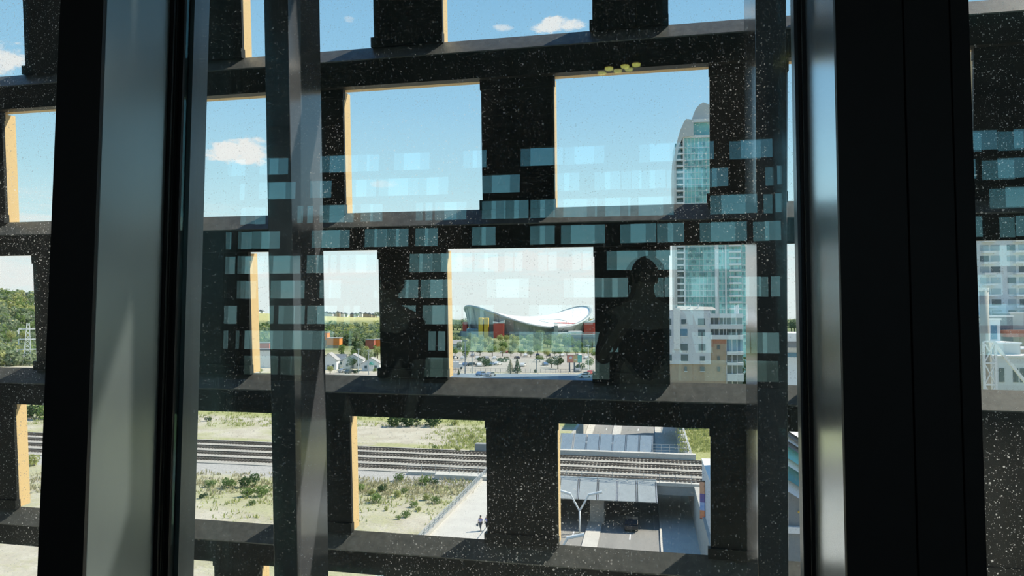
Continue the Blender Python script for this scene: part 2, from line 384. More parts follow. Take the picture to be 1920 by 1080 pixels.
for r, ops in rows.items():
    zt, zb = ztop(r), zbot(r)
    xs = [XA]+[x for o in ops for x in o]+[XE]
    for i in range(0, len(xs), 2):
        a, c = xs[i], xs[i+1]
        if c-a < .005: continue
        o = MB().box(a*D, c*D, .998*D, 1.003*D, zb*D, zt*D).build('post', 'panel', screen)
        MB().box((a+.0006)*D, (c-.0006)*D, 1.003*D, (1.003+TH)*D, zb*D, (zt-.002)*D).build('gold_lining', 'gold', o)
        MB().box((a-.0035)*D, (c+.0004)*D, .9945*D, 1.0045*D, (zb-.001)*D, (zb+.0125)*D).build('base_flange', 'panel', o)
        MB().box((a-.0012)*D, (c+.0012)*D, .9965*D, 1.004*D, (zt-.013)*D, zt*D).build('head_flange', 'panel', o)
# the same screen carries on above and to the right, out of sight but shading the window
b = MB(); XR = 2.9
def span(b, r, xa, xb, x_off):
    zt, zb = ztop(r), zbot(r); x = xa + x_off
    b.box(xa*D, x*D, .998*D, 1.02*D, zb*D, zt*D)
    while x < xb:
        b.box((x+.2)*D, min(x+.30, xb)*D, .998*D, 1.02*D, zb*D, zt*D); x += .30
    b.prism([(y*D, z*D) for y, z in [(1.017, zb-HP+HO), (.98, zb-HP+HO), (.98, zb-.0255), (1.003, zb), (1.017, zb)]], xa*D, xb*D, 'x')
for r in range(-13, 0): span(b, r, XA, XR, .10 if r % 2 else .25)
for r in range(0, 6): span(b, r, XE, XR, .10 if r % 2 else .25)
up = b.build('wall_upper', 'panel'); tag(up, kind='structure'); up.matrix_world = screen.matrix_world

# two deep fins between glass and screen that carry it
def fin(name, tops, bots, y0, y1, label):
    # tops / bots: image x of outer front edge, inner front edge, inner rear edge at the top and foot of the frame
    P = []
    for ys, xs in ((1110, bots), (-30, tops)):
        a, b_, c = at(xs[0], ys, y0), at(xs[1], ys, y0), at(xs[2], ys, y1)
        d = a+(c-b_); P += [a, b_, c, d]
    lo, hi = P[:4], P[4:]
    base = [p+(q-p)*-.25 for p, q in zip(lo, hi)]; top = [p+(q-p)*3.2 for p, q in zip(lo, hi)]
    if name == 'l': base, top = base, top
    o0 = base[0].copy()
    e = thing('support_fin', label, 'fin', o0, group=None)
    MB().hexa([p-o0 for p in base]+[p-o0 for p in top]).build('fin_plate', 'fin', e, bevel=.004)
    return e
fin('l', (494, 539, 599), (514, 559, 617), 3.08, 3.445, 'deep dark steel fin with a glossy flank, left one, in front of the screen')
fin('r', (1474, 1416, 1395), (1479, 1422, 1401), 3.08, 3.475, 'deep dark steel fin beside the wide right column, in front of the screen')

# three small brass ceiling lamps seen only as reflections
for i, (dx, dy) in enumerate(((0, 0), (.1, .03), (.17, .06))):
    e = thing('ceiling_lamp', 'small brass ceiling lamp behind the camera, one of three in a row', 'lamp', (-.35+dx*1.5, -2.6+dy, 26.55), group='brass ceiling lamps')
    b = MB(); b.tube([(0, 0, .0), (0, 0, .09)], [.05, .04], 14); b.build('lamp_housing', 'gold_lamp', e)
    MB().tube([(0, 0, -.012), (0, 0, 0.0)], [.035, .042], 14).build('bulb', 'bulb', e)
    MB().tube([(0, 0, .09), (0, 0, CEIL-26.55)], .006, 6).build('stem', 'gold_lamp', e)

# ================================================================== LAND
def smooth(a, b, x):
    t = max(0, min(1, (x-a)/(b-a))); return t*t*(3-2*t)
def azpx(px): return math.atan((px-960)/FPX)-YAW
def lerp_tab(tab, x):
    if x <= tab[0][0]: return tab[0][1]
    for (a, va), (b, vb) in zip(tab, tab[1:]):
        if x <= b: return va+(vb-va)*(x-a)/(b-a)
    return tab[-1][1]
HILL = [(azpx(-400), 46), (azpx(40), 42), (azpx(300), 34), (azpx(500), 25), (azpx(610), 23.5), (azpx(715), 22), (azpx(800), 8), (azpx(860), 3), (azpx(1200), 3), (azpx(1500), 10), (azpx(1900), 6)]
def hill_h(x, y):
    d = math.hypot(x, y); h = lerp_tab(HILL, math.atan2(x, y))
    return h*smooth(565, 880, d)
XRL, XRR = -15.0, 6.2                      # the sunken road's edges
def road_z(y):
    if y < 60: return -5.5
    if y < 140: return -5.5
    return -5.5*(1-smooth(140, 262, y))
# ground mesh: a grid with a slot left open for the road
xs = [-2600, -1700, -1200, -900, -700, -560, -450, -360, -290, -230, -180, -140, -105, -80, -60, -45, -33, XRL, XRR, 9, 14, 22, 34, 50, 75, 110, 160, 230, 330, 480, 700, 1000, 1500, 2400]
ys = [-300, -100, 5, 30, 50, 60, 75, 90, 105, 112, 131, 140, 150, 165, 180, 200, 225, 262, 300, 340, 380, 430, 470, 510, 550, 590, 630, 670, 710, 750, 800, 860, 940, 1050, 1250, 1600, 2200, 3200]
b = MB(); nx = len(xs)
b.v = [(x, y, hill_h(x, y)) for y in ys for x in xs]
for j in range(len(ys)-1):
    for i in range(nx-1):
        if xs[i] == XRL and 30 <= ys[j] < 262: continue
        b.f.append((j*nx+i, j*nx+i+1, (j+1)*nx+i+1, (j+1)*nx+i)); b.mi.append(0)
def ground_mat():
    m, g = new_mat('dirt_and_grass_ground')
    pos = g.n('ShaderNodeNewGeometry').outputs['Position']; sp = g.n('ShaderNodeSeparateXYZ'); g.put(sp.inputs[0], pos); X, Y, Z = sp.outputs
    n1 = g.noise(pos, .035, 5, .6); n2 = g.noise(pos, .22, 5, .65); n3 = g.noise(pos, 1.6, 4, .6); n4 = g.noise(pos, .008, 4, .5)
    Yw = g.math('ADD', Y, g.math('MULTIPLY', g.math('SUBTRACT', n1, .5), 16))
    Yw = g.math('ADD', Yw, g.math('MULTIPLY', X, .045))
    dirt = g.ramp(n2, [(.25, (.36, .32, .25)), (.5, (.47, .43, .345)), (.75, (.56, .52, .43))])
    grass = g.ramp(n3, [(.25, (.22, .25, .09)), (.5, (.34, .35, .15)), (.75, (.44, .41, .23))])
    grit = g.ramp(n3, [(.3, (.35, .34, .32)), (.7, (.45, .43, .40))])
    def band(v, a, b2, s):  # 1 inside a..b
        return g.math('MULTIPLY', g.smooth(v, a-s, a+s), g.math('SUBTRACT', 1., g.smooth(v, b2-s, b2+s)))
    gm = g.smooth(g.math('ADD', n1, g.math('MULTIPLY', n3, .25)), .60, .72)              # scattered grass
    w1 = g.math('MULTIPLY', band(Yw, 88, 104, 4), g.smooth(n2, .36, .56))                # weeds before the tracks
    w2 = g.math('MULTIPLY', band(Yw, 128, 134, 1.5), g.smooth(n2, .38, .5))              # strip beyond the tracks
    w3 = g.math('MULTIPLY', g.smooth(Yw, 158, 166), g.math('SUBTRACT', 1., g.smooth(Y, 200, 250)))    # meadow beyond the dirt road
    w4 = g.math('MULTIPLY', g.smooth(X, 5.5, 6.5), g.math('MULTIPLY', g.smooth(Y, 128, 132), g.math('SUBTRACT', 1., g.smooth(Y, 185, 190))))
    w5 = g.math('MULTIPLY', g.math('MULTIPLY', g.smooth(g.math('ADD', X, g.math('MULTIPLY', n1, 30)), -28, -12), .8), g.math('MULTIPLY', band(Yw, 134, 158, 3), g.smooth(n2, .36, .52)))
    far = g.smooth(Y, 380, 520)
    k = g.math('MAXIMUM', g.math('MULTIPLY', gm, .6), g.math('MULTIPLY', w1, .55)); k = g.math('MAXIMUM', k, g.math('MULTIPLY', w2, .8)); k = g.math('MAXIMUM', k, w3); k = g.math('MAXIMUM', k, w4)
    k = g.math('MAXIMUM', k, w5)
    c = g.mix(k, dirt, grass)
    c = g.mix(band(g.math('ADD', Y, g.math('MULTIPLY', X, .045)), 103, 111.5, 1.5), c, grit)
    # far land: hazy greens and dry slopes
    fc = g.ramp(n4, [(.3, (.11, .15, .07)), (.5, (.17, .20, .09)), (.66, (.27, .28, .14))])
    c = g.mix(far, c, fc)
    top = g.smooth(Z, 17, 20.5)
    c = g.mix(g.math('MULTIPLY', top, .8), c, (.50, .47, .22))
    d = g.n('ShaderNodeBsdfPrincipled'); g.put(d.inputs['Base Color'], c); d.inputs['Roughness'].default_value = .95; d.inputs['Specular IOR Level'].default_value = .1
    bp = g.n('ShaderNodeBump'); bp.inputs['Strength'].default_value = .35; bp.inputs['Distance'].default_value = .4; g.put(bp.inputs['Height'], n3); g.put(d.inputs['Normal'], bp.outputs[0])
    o = g.n('ShaderNodeOutputMaterial'); g.put(o.inputs[0], d.outputs[0]); return m
M['ground'] = ground_mat()
tag(b.build('ground', 'ground', smooth=True), kind='structure')

# ---- the sunken road: surface, walls, sidewalk
b = MB(); yy = [30, 60, 80, 100, 120, 140]+list(range(150, 270, 8))+[262]
yy = sorted(set(yy))
XC = 1.6
for y0, y1 in zip(yy, yy[1:]):
    z0, z1 = road_z(y0), road_z(y1)
    b.add([(XRL, y0, z0), (XC, y0, z0), (XC, y1, z1), (XRL, y1, z1)], [(0, 1, 2, 3)])
tag(b.build('road_surface', 'asphalt'), kind='structure')
b = MB()
for y0, y1 in zip(yy, yy[1:]):
    z0, z1 = road_z(y0)+.15, road_z(y1)+.15
    b.hexa([(XC, y0, z0-.4), (XRR, y0, z0-.4), (XRR, y1, z1-.4), (XC, y1, z1-.4), (XC, y0, z0), (XRR, y0, z0), (XRR, y1, z1), (XC, y1, z1)])
tag(b.build('sidewalk', 'conc_w'), kind='structure')
ywall = sorted(set(yy+[109.6, 131.6])-{120})
for nm, xa, xb in (('wall_road_left', XRL-.6, XRL), ('wall_road_right', XRR-.05, XRR+1.2)):
    b = MB()
    for y0, y1 in zip(ywall, ywall[1:]):
        ht = -.06 if 109 < y0 < 131 else .12
        b.hexa([(xa, y0, road_z(y0)-.5), (xb, y0, road_z(y0)-.5), (xb, y1, road_z(y1)-.5), (xa, y1, road_z(y1)-.5), (xa, y0, ht), (xb, y0, ht), (xb, y1, ht), (xa, y1, ht)])
    tag(b.build(nm, 'conc'), kind='structure')
# paler concrete lanes, kerb and median of the far ramp, and lane dashes
def strip(b, xa, xb, ya, yb, dz):
    n = max(1, int((yb-ya)/8))
    for i in range(n):
        y0, y1 = ya+(yb-ya)*i/n, ya+(yb-ya)*(i+1)/n
        b.add([(xa, y0, road_z(y0)+dz), (xb, y0, road_z(y0)+dz), (xb, y1, road_z(y1)+dz), (xa, y1, road_z(y1)+dz)], [(0, 1, 2, 3)])
b = MB(); strip(b, -8.6, -6.6, 132, 262, .16); strip(b, -14.9, -13.2, 132, 262, .16); strip(b, -8.6, -6.6, 60, 110, .16)
tag(b.build('road_median', 'conc_w'), kind='structure')
for i, (x, ya) in enumerate([(-10.2, 60+7*k) for k in range(28)]+[(-2.6, 60+7*k) for k in range(28)]):
    if 108 < ya < 131: continue
    b = MB(); strip(b, x-.09, x+.09, ya, ya+2.6, .012)
    tag(b.build('lane_dash', 'white'), 'painted white lane dash on the road', 'road marking', 'white lane dashes along the sunken road')
b = MB(); strip(b, 1.35, 1.6, 60, 262, .22); tag(b.build('kerb', 'conc_w'), 'pale concrete kerb along the right side of the sunken road', 'kerb')

# ---- rail bridge and its edges
TK = .045                                                    # the tracks run at this slope to the window wall
def ty(y0, x): return y0-TK*x*0.55
e = thing('rail_bridge', 'concrete rail bridge over the sunken road with a pale parapet', 'bridge', (-4, 120, 0))
def L(x, y, z): return (x+4, y-120, z)
b = MB(); b.hexa([L(-15.5, 110.6, -1.25), L(7.4, 109.8, -1.25), L(7.4, 131.0, -1.25), L(-15.5, 131.6, -1.25), L(-15.5, 110.6, -.02), L(7.4, 109.8, -.02), L(7.4, 131.0, -.02), L(-15.5, 131.6, -.02)])
b.build('deck', 'concg', e)
b = MB(); b.hexa([L(-36, 110.9, 0), L(7.4, 109.7, 0), L(7.4, 110.5, 0), L(-36, 111.7, 0), L(-36, 110.9, .45), L(7.4, 109.7, .45), L(7.4, 110.5, .45), L(-36, 111.7, .45)])
b.build('parapet', 'conc_w', e)
b = MB(); b.hexa([L(-15.8, 130.4, 0), L(7.6, 129.8, 0), L(7.6, 131.0, 0), L(-15.8, 131.6, 0), L(-15.8, 130.4, .95), L(7.6, 129.8, .95), L(7.6, 131.0, .95), L(-15.8, 131.6, .95)])
b.build('parapet', 'conc_w', e)
MB().hexa([L(-8.4, 109.5, -5.5), L(-6.4, 109.5, -5.5), L(-6.4, 131, -5.5), L(-8.4, 131, -5.5), L(-8.4, 109.5, -1.2), L(-6.4, 109.5, -1.2), L(-6.4, 131, -1.2), L(-8.4, 131, -1.2)]).build('pier', 'conc', e)
# open railing on the near edge of the bridge
b = MB()
for k in range(20):
    x = -36+k*2.2; yk = 110.9-(x+36)*.0277; b.box(*[v for v in (x+4-.03, x+4+.03, yk-120-.03, yk-120+.03, .45, 1.6)])
b.build('fence_post', 'galv', e)
b = MB()
for zz in (.8, 1.2, 1.6): b.bar(L(-36, 110.9, zz), L(6.4, 109.7, zz), .035)
b.build('fence_rail', 'galv', e)

# ---- four railway tracks
def track(y_left, y_right, label):
    xl, xr = -300, 60
    e = thing('railway_track', label, 'railway track', (0, (y_left+y_right)/2, 0), group=None)
    oy = (y_left+y_right)/2
    def yy(x): return y_left+(y_right-y_left)*(x+124)/(8+124)-oy
    for s in (-.72, .72):
        b = MB(); b.bar((xl, yy(xl)+s, .30), (xr, yy(xr)+s, .30), .13, .17); b.build('rail', 'rail', e)
    b = MB(); x = xl
    while x < xr:
        b.box(x-.17, x+.17, yy(x)-1.12, yy(x)+1.12, .10, .21); x += .62
    tag(b.build('sleepers', 'tie', e), kind='stuff')
for yl, yr, lb in ((134.0, 127.3, 'farthest of the four parallel railway tracks, beside the dirt lot'), (129.0, 122.6, 'second railway track from the dirt lot beyond'),
                   (123.8, 117.9, 'third railway track from the dirt lot beyond'), (118.6, 113.2, 'nearest of the four parallel railway tracks')):
    track(yl, yr, lb)
# ballast bed
b = MB(); b.prism([(-300, 121.0), (-300, 144.9), (-14, 131.3), (7.5, 129.7), (60, 127), (60, 108), (7.5, 110.6), (-24, 111.8)], .02, .12, 'z')
tag(b.build('ground_ballast', 'ballast'), kind='structure')

# ---- sloping grey canopies on both sides of the bridge
def canopy(name, label, xa, xb, n, ya, za, yb, zb, mat, gaps=()):
    e = thing(name, label, 'canopy', (xa, ya, min(za, zb)))
    o = Vector((xa, ya, min(za, zb))); w = (xb-xa)/n
    for i in range(n):
        if i in gaps: continue
        x0, x1 = xa+i*w+.16, xa+(i+1)*w-.16
        P = [Vector((x0, ya, za)), Vector((x1, ya, za)), Vector((x1+.12, yb, zb)), Vector((x0+.12, yb, zb))]
        nrm = (P[1]-P[0]).cross(P[3]-P[0]).normalized()*.06
        MB().hexa([p-o-nrm for p in P]+[p-o+nrm for p in P]).build('panel', mat, e)
    for i in range(n+1):
        x = xa+i*w
        MB().bar(Vector((x, ya, za))-o, Vector((x+.12, yb, zb))-o, .14, .2).build('rib', 'galv', e)
    MB().bar(Vector((xa, ya, za))-o, Vector((xb, ya-.0, za))-o, .2).build('top_rail', 'lampwhite', e)
    return e
A = at(1052, 893, 110.6); B_ = at(1241, 904, 109.6)
canopy('bridge_canopy', 'grey panelled canopy sloping down over the near mouth of the underpass', -15.4, .9, 6, 110.2, .65, 106.4, -1.55, 'canopy', ())
canopy('bridge_canopy', 'blue grey panelled canopy rising behind the far parapet of the bridge', -15.4, .5, 7, 131.9, .6, 134.4, 3.2, 'canopy_b', ())
e = thing('guard_railing', 'light blue metal railing between the far canopy and the green lawn', 'railing', (.6, 132.2, 0))
b = MB(); [b.box(x-.05, x+.05, -.05, .05, .1, 2.1) for x in (0, 1.4, 2.8, 4.2, 5.6)]; b.build('railing_post', 'galv', e)
b = MB(); [b.bar((0, 0, z), (5.6, 0, z), .07) for z in (.6, 1.1, 1.6, 2.1)]; b.build('railing_bar', 'galv', e)
e = thing('lawn_railing', 'pale railing climbing beside the green lawn beyond the bridge', 'railing', (6.9, 132, .12))
b = MB(); [b.box(-.04, .04, y-.04, y+.04, 0, 1.2) for y in range(0, 80, 4)]; b.build('railing_post', 'galv', e)
b = MB(); [b.bar((0, 0, z), (0, 76, z), .06) for z in (.4, .8, 1.2)]; b.build('railing_bar', 'lampwhite', e)

# ---- white forked street lamps on the median
def ylamp(x, y, label, zb=-5.5, s=1.0):
    e = thing('street_lamp', label, 'street lamp', (x, y, zb), 0, 'white forked street lamps')
    MB().tube([(0, 0, 0), (0, 0, 3.1*s)], .14, 10).build('pole', 'lampwhite', e, smooth=True)
    for sg in (-1, 1):
        a = MB(); a.tube([(0, 0, 3.0*s), (sg*1.25*s, 0, 5.2*s)], .12, 10); a.build('branch', 'lampwhite', e)
        MB().tube([(sg*1.15*s, 0, 5.2*s), (sg*3.05*s, .15, 5.65*s)], .19, 10).build('lamp_head', 'lampwhite', e)
    return e
p = gp(1087, 1000, -5.5)
ylamp(p.x, p.y, 'white forked street lamp standing in full in front of the underpass')
ylamp(-10.1, 83.5, 'nearest white forked street lamp, only one lamp head in view')
ylamp(-9.4, 146, 'white forked street lamp rising beyond the bridge canopy', road_z(146), .95)

# ---- grey building on the right with an advertising panel
e = thing('corner_building', 'pale grey building with an upright colourful sign, at the right of the underpass', 'building', (6.5, 98.5, -5.5))
b = MB(); b.box(0, 14, -26, 0, 3.6, 11.4); b.box(.5, 14, -26, 0, 0, 3.6); b.build('wall', 'whitewall', e)
b = MB(); b.box(-.25, 14, -26, .12, 3.35, 3.7); b.build('cornice', 'white', e)
for k in range(6): MB().box(.42, .5, -3.6-k*3.7, -.5-k*3.7, .3, 3.0).build('shop_window', 'winglass', e)
MB().box(-.05, 14.1, -26, .08, 11.4, 11.6).build('parapet_cap', 'white', e)
sgn = thing('advertising_sign', 'upright sign with orange, blue and red blocks on the grey building', 'sign', (6.22, 93.6, .05), R(-16))
MB().box(-.32, .42, -.15, .15, -.2, 4.3).build('sign_case', 'black', sgn)
for z0, z1, m in ((2.8, 4.2, 'sgA'), (1.8, 2.8, 'sgB'), (.85, 1.8, 'sgC'), (-.1, .85, 'sgD')):
    cols = {'sgA': ((.80, .42, .22), (.72, .35, .25)), 'sgB': ((.10, .14, .45), (.30, .12, .22)), 'sgC': ((.55, .62, .80), (.25, .40, .75)), 'sgD': ((.78, .20, .15), (.80, .35, .12))}[m]
    M[m] = pm('sign_'+m[-1].lower()+'_print', cols[0], cols[1], 1.1, .4)
    MB().box(-.30, .27, -.19, -.15, z0, z1).build('printed_block', m, sgn)

# ---- pedestrian ramp with railing, two people
MB_r = MB(); MB_r.hexa([(-23.6, 60, 0), (XRL-.6, 60, 0), (XRL-.6, 111, 0), (-24.0, 111, 0), (-23.6, 60, .14), (XRL-.6, 60, .14), (XRL-.6, 111, .14), (-24.0, 111, .14)])
tag(MB_r.build('floor_ramp', 'conc_w'), kind='structure')
e = thing('ramp_railing', 'grey steel railing along the pale pedestrian ramp', 'railing', (-23.6, 62, .14))
MB().hexa([(-.15, 0, 0), (.15, 0, 0), (-.2, 49, 0), (-.5, 49, 0), (-.15, 0, .35), (.15, 0, .35), (-.2, 49, .35), (-.5, 49, .35)]).build('kerb', 'conc', e)
for k in range(25):
    y = k*2.03; MB().bar((-.35*y/49, y, .35), (.25-.35*y/49, y, 1.3), .07).build('railing_post', 'galv', e)
b = MB(); [b.bar((.02+.06*i, 0, .55+.25*i), (-.33+.06*i, 49, .55+.25*i), .06) for i in range(4)]; b.build('railing_bar', 'galv', e)
o = MB().hexa([(-1.3, -3, 0), (0, -3, 0), (0, 14, 0), (-1.3, 14, 0), (-1.3, -3, 1.1), (0, -3, 1.1), (0, 14, 1.1), (-1.3, 14, 1.1)]).build('low_wall', 'conc_w', None, (-16, 78, .14))
tag(o, 'low white concrete wall along the road edge of the ramp', 'wall')
p = gp(818, 896); o = MB().hexa([(0, 0, 0), (11, -.3, 0), (11, .9, 0), (0, 1.2, 0), (0, 0, .7), (11, -.3, .7), (11, .9, .7), (0, 1.2, .7)]).build('concrete_ledge', 'conc_w', None, (p.x, p.y-1, 0))
tag(o, 'long pale concrete ledge below the nearest railway track', 'ledge')
p = gp(890, 847); o = MB().box(0, 5, 0, 1.5, 0, 1.4).build('concrete_block', 'concg', None, (p.x, p.y, 0), bevel=.06)
tag(o, 'grey concrete block in the grass beyond the tracks', 'block')

def person(name, label, loc, rz, shirt, legs, h=1.75, pose='walk', bag=False):
    """one continuous skinned body; clothing and hair are its children"""
    e = thing(name, label, 'person', loc, rz)
    s = h/1.75
    if pose == 'walk':
        J = [(0, 0, .95), (0, 0, 1.15), (0, 0, 1.42), (0, .01, 1.52), (0, .015, 1.60), (0, .02, 1.72),
             (-.10, 0, .90), (-.10, .14, .50), (-.10, .10, .07), (-.10, .27, .03), (.10, 0, .90), (.10, -.06, .49), (.10, -.24, .10), (.10, -.10, .03),
             (-.20, 0, 1.40), (-.25, -.06, 1.12), (-.24, .06, .86), (-.24, .10, .76), (.20, 0, 1.40), (.25, .05, 1.12), (.25, .16, .88), (.25, .20, .78)]
    else:
        J = [(0, 0, .95), (0, 0, 1.15), (0, 0, 1.42), (0, .01, 1.52), (0, .015, 1.60), (0, .02, 1.72),
             (-.10, 0, .90), (-.11, .02, .50), (-.11, -.02, .07), (-.12, .16, .03), (.10, 0, .90), (.11, .02, .50), (.11, -.02, .07), (.12, .16, .03),
             (-.20, 0, 1.40), (-.27, .06, 1.14), (-.13, .24, 1.36), (-.08, .28, 1.42), (.20, 0, 1.40), (.27, .06, 1.14), (.13, .24, 1.36), (.08, .28, 1.42)]
    E = [(0, 1), (1, 2), (2, 3), (3, 4), (4, 5), (0, 6), (6, 7), (7, 8), (8, 9), (0, 10), (10, 11), (11, 12), (12, 13), (2, 14), (14, 15), (15, 16), (16, 17), (2, 18), (18, 19), (19, 20), (20, 21)]
    RD = [.14, .13, .15, .055, .085, .07, .095, .065, .045, .035, .095, .065, .045, .035, .065, .045, .035, .03, .065, .045, .035, .03]
    def skin(nm, idx, mat, grow, par):
        me = bpy.data.meshes.new(nm); keep = sorted(idx); mp = {k: i for i, k in enumerate(keep)}
        me.from_pydata([tuple(c*s for c in J[k]) for k in keep], [(mp[a], mp[b]) for a, b in E if a in mp and b in mp], [])
        ob = bpy.data.objects.new(nm, me); COL.objects.link(ob)
        sk = ob.modifiers.new('skin', 'SKIN'); sk.use_smooth_shade = True
        for i, k in enumerate(keep): me.skin_vertices[0].data[i].radius = (RD[k]*s*grow*(1.25 if k in (0, 1, 2) else 1), RD[k]*s*grow*(.8 if k in (0, 1, 2) else 1)); me.skin_vertices[0].data[i].use_root = (i == 0)
        ob.modifiers.new('sub', 'SUBSURF').levels = 1; ob.modifiers['sub'].render_levels = 1
        dg = bpy.context.evaluated_depsgraph_get(); dg.update(); m2 = bpy.data.meshes.new_from_object(ob.evaluated_get(dg))
        bpy.data.objects.remove(ob); m2.materials.clear(); m2.materials.append(M[mat])
        o2 = bpy.data.objects.new(nm, m2); COL.objects.link(o2); o2.parent = par; return o2
    skin('body', range(22), 'skin', 1.0, e)
    skin('shirt', [0, 1, 2, 14, 15, 18, 19], shirt, 1.12, e)
    skin('trousers', [0, 6, 7, 8, 10, 11, 12], legs, 1.14, e)
    MB().ball((0, .0*s, 1.665*s), .098*s, .11*s, .10*s).build('hair', 'hair', e, smooth=True)
    b = MB(); b.box(-.014, .014, .10*s, .135*s, 1.60*s, 1.64*s); [b.ball((q*.035, .095*s, 1.65*s), .012, n=8, m=6) for q in (-1, 1)]; [b.ball((q*.09, .02, 1.635*s), .012, .025, .035, 8, 6) for q in (-1, 1)]
    b.box(-.025, .025, .092*s, .104*s, 1.565*s, 1.575*s); b.build('face_features', 'skin', e)
    if bag: MB().hexa([(.2, .1, .55), (.42, .1, .55), (.42, .3, .55), (.2, .3, .55), (.22, .1, .82), (.40, .1, .82), (.40, .3, .82), (.22, .3, .82)]).build('carried_bag', 'slate', e, bevel=.02)
    return e
p = gp(901, 996, .14); person('person', 'person in a lilac shirt and dark trousers walking on the ramp with a bag', p, R(160), 'lilac', 'jeans', bag=True)
p = gp(913, 995, .14); person('person', 'person in a lilac top at the edge of the opening, half behind the post', p, R(175), 'lilac', 'darkcloth', 1.7)
person('person', 'person in dark clothing taking a photograph behind the camera', (.0, -.40, FLOOR), 0, 'darkcloth', 'darkcloth', 1.88, 'hold')
person('person', 'person in dark clothing standing back in the dark room', (-1.72, -.5, FLOOR), R(10), 'darkcloth', 'darkcloth', 1.85, 'walk')

# ================================================================== PLANTS
def leaf_quads(b, blobs, n, size, rnd, flat=.5):
    for _ in range(n):
        c, r = rnd.choices(blobs, [bl[1][0]*bl[1][2] for bl in blobs])[0]
        th = rnd.uniform(0, 2*math.pi); ph = math.acos(rnd.uniform(-1, 1)); k = rnd.uniform(.55, 1.0)**.5
        p = Vector((c[0]+r[0]*k*math.sin(ph)*math.cos(th), c[1]+r[1]*k*math.sin(ph)*math.sin(th), c[2]+r[2]*k*math.cos(ph)))
        a = Vector((rnd.gauss(0, 1), rnd.gauss(0, 1), rnd.gauss(0, .6))).normalized(); q = a.cross(Vector((rnd.gauss(0, 1), rnd.gauss(0, 1), rnd.gauss(0, 1)))).normalized()
        s = size*rnd.uniform(.6, 1.25)
        b.add([p-a*s, p+q*s*.55, p+a*s, p-q*s*.55], [(0, 1, 2, 3)])
def tree_proto(name, kind, mat, seed, loc, label, cat='tree', group=None):
    """unit-sized plant: 1 m high, to be scaled"""
    rnd = random.Random(seed); e = thing(name, label, cat, loc, 0, group); b = MB()
    if kind == 'round':
        bl = [((0, 0, .62), (.33, .33, .36))]+[((rnd.uniform(-.2, .2), rnd.uniform(-.2, .2), rnd.uniform(.4, .8)), (.2, .2, .17)) for _ in range(6)]
        leaf_quads(b, bl, 620, .05, rnd); tr = [(0, 0, 0), (.01, 0, .3), (-.01, .01, .6)]
    elif kind == 'tall':
        bl = [((0, 0, .55), (.2, .2, .42))]+[((rnd.uniform(-.1, .1), rnd.uniform(-.1, .1), rnd.uniform(.3, .85)), (.15, .15, .12)) for _ in range(6)]
        leaf_quads(b, bl, 520, .05, rnd); tr = [(0, 0, 0), (0, .01, .4), (0, 0, .75)]
    elif kind == 'conifer':
        bl = [((0, 0, .12+.8*i/9), (.26*(1-i/9.5), .26*(1-i/9.5), .08)) for i in range(10)]
        leaf_quads(b, bl, 520, .045, rnd); tr = [(0, 0, 0), (0, 0, .9)]
    else: # shrub, unit 1 m high, 1.4 wide
        bl = [((rnd.uniform(-.4, .4), rnd.uniform(-.4, .4), rnd.uniform(.25, .6)), (.33, .33, .32)) for _ in range(7)]
        leaf_quads(b, bl, 480, .085, rnd); tr = [(0, 0, 0), (.05, 0, .3), (.12, .05, .55)]
    b.build('crown', mat, e)
    MB().tube(tr, [.035, .028, .012][:len(tr)], 6).build('trunk', 'bark', e)
    return e
PROTO = {}
def plant(px, py, hpx, kind, mat, label, group=None, name=None, z=None, width=None, yoff=0):
    """stands where the ground is seen at (px, py); hpx is its height there"""
    key = (kind, mat)
    p = gp(px, py, 0)
    if z is None:
        for _ in range(12): p = gp(px, py, .5*(p.z+hill_h(p.x, p.y))) if py > 600 else p
    else: p = gp(px, py, z)
    d = (p-Vector((0, 0, CAM_Z))).dot(cF); h = hpx/FPX*d
    nm = name or {'round': 'leafy_tree', 'tall': 'tall_tree', 'conifer': 'conifer', 'shrub': 'shrub'}[kind]; cat = 'shrub' if kind == 'shrub' else 'tree'
    rz = random.uniform(0, 6.28); w = (width or 1.0)
    if key not in PROTO:
        PROTO[key] = tree_proto(nm, kind, mat, len(PROTO)+3, p, label, cat, group); o = PROTO[key]
        o.rotation_euler.z = rz; o.scale = (h*w, h*w, h)
    else:
        o = dup(PROTO[key], p, rz, (h*w, h*w, h), label); o.name = nm; o['category'] = cat
        if group: o['group'] = group
        elif 'group' in o: del o['group']
    return o
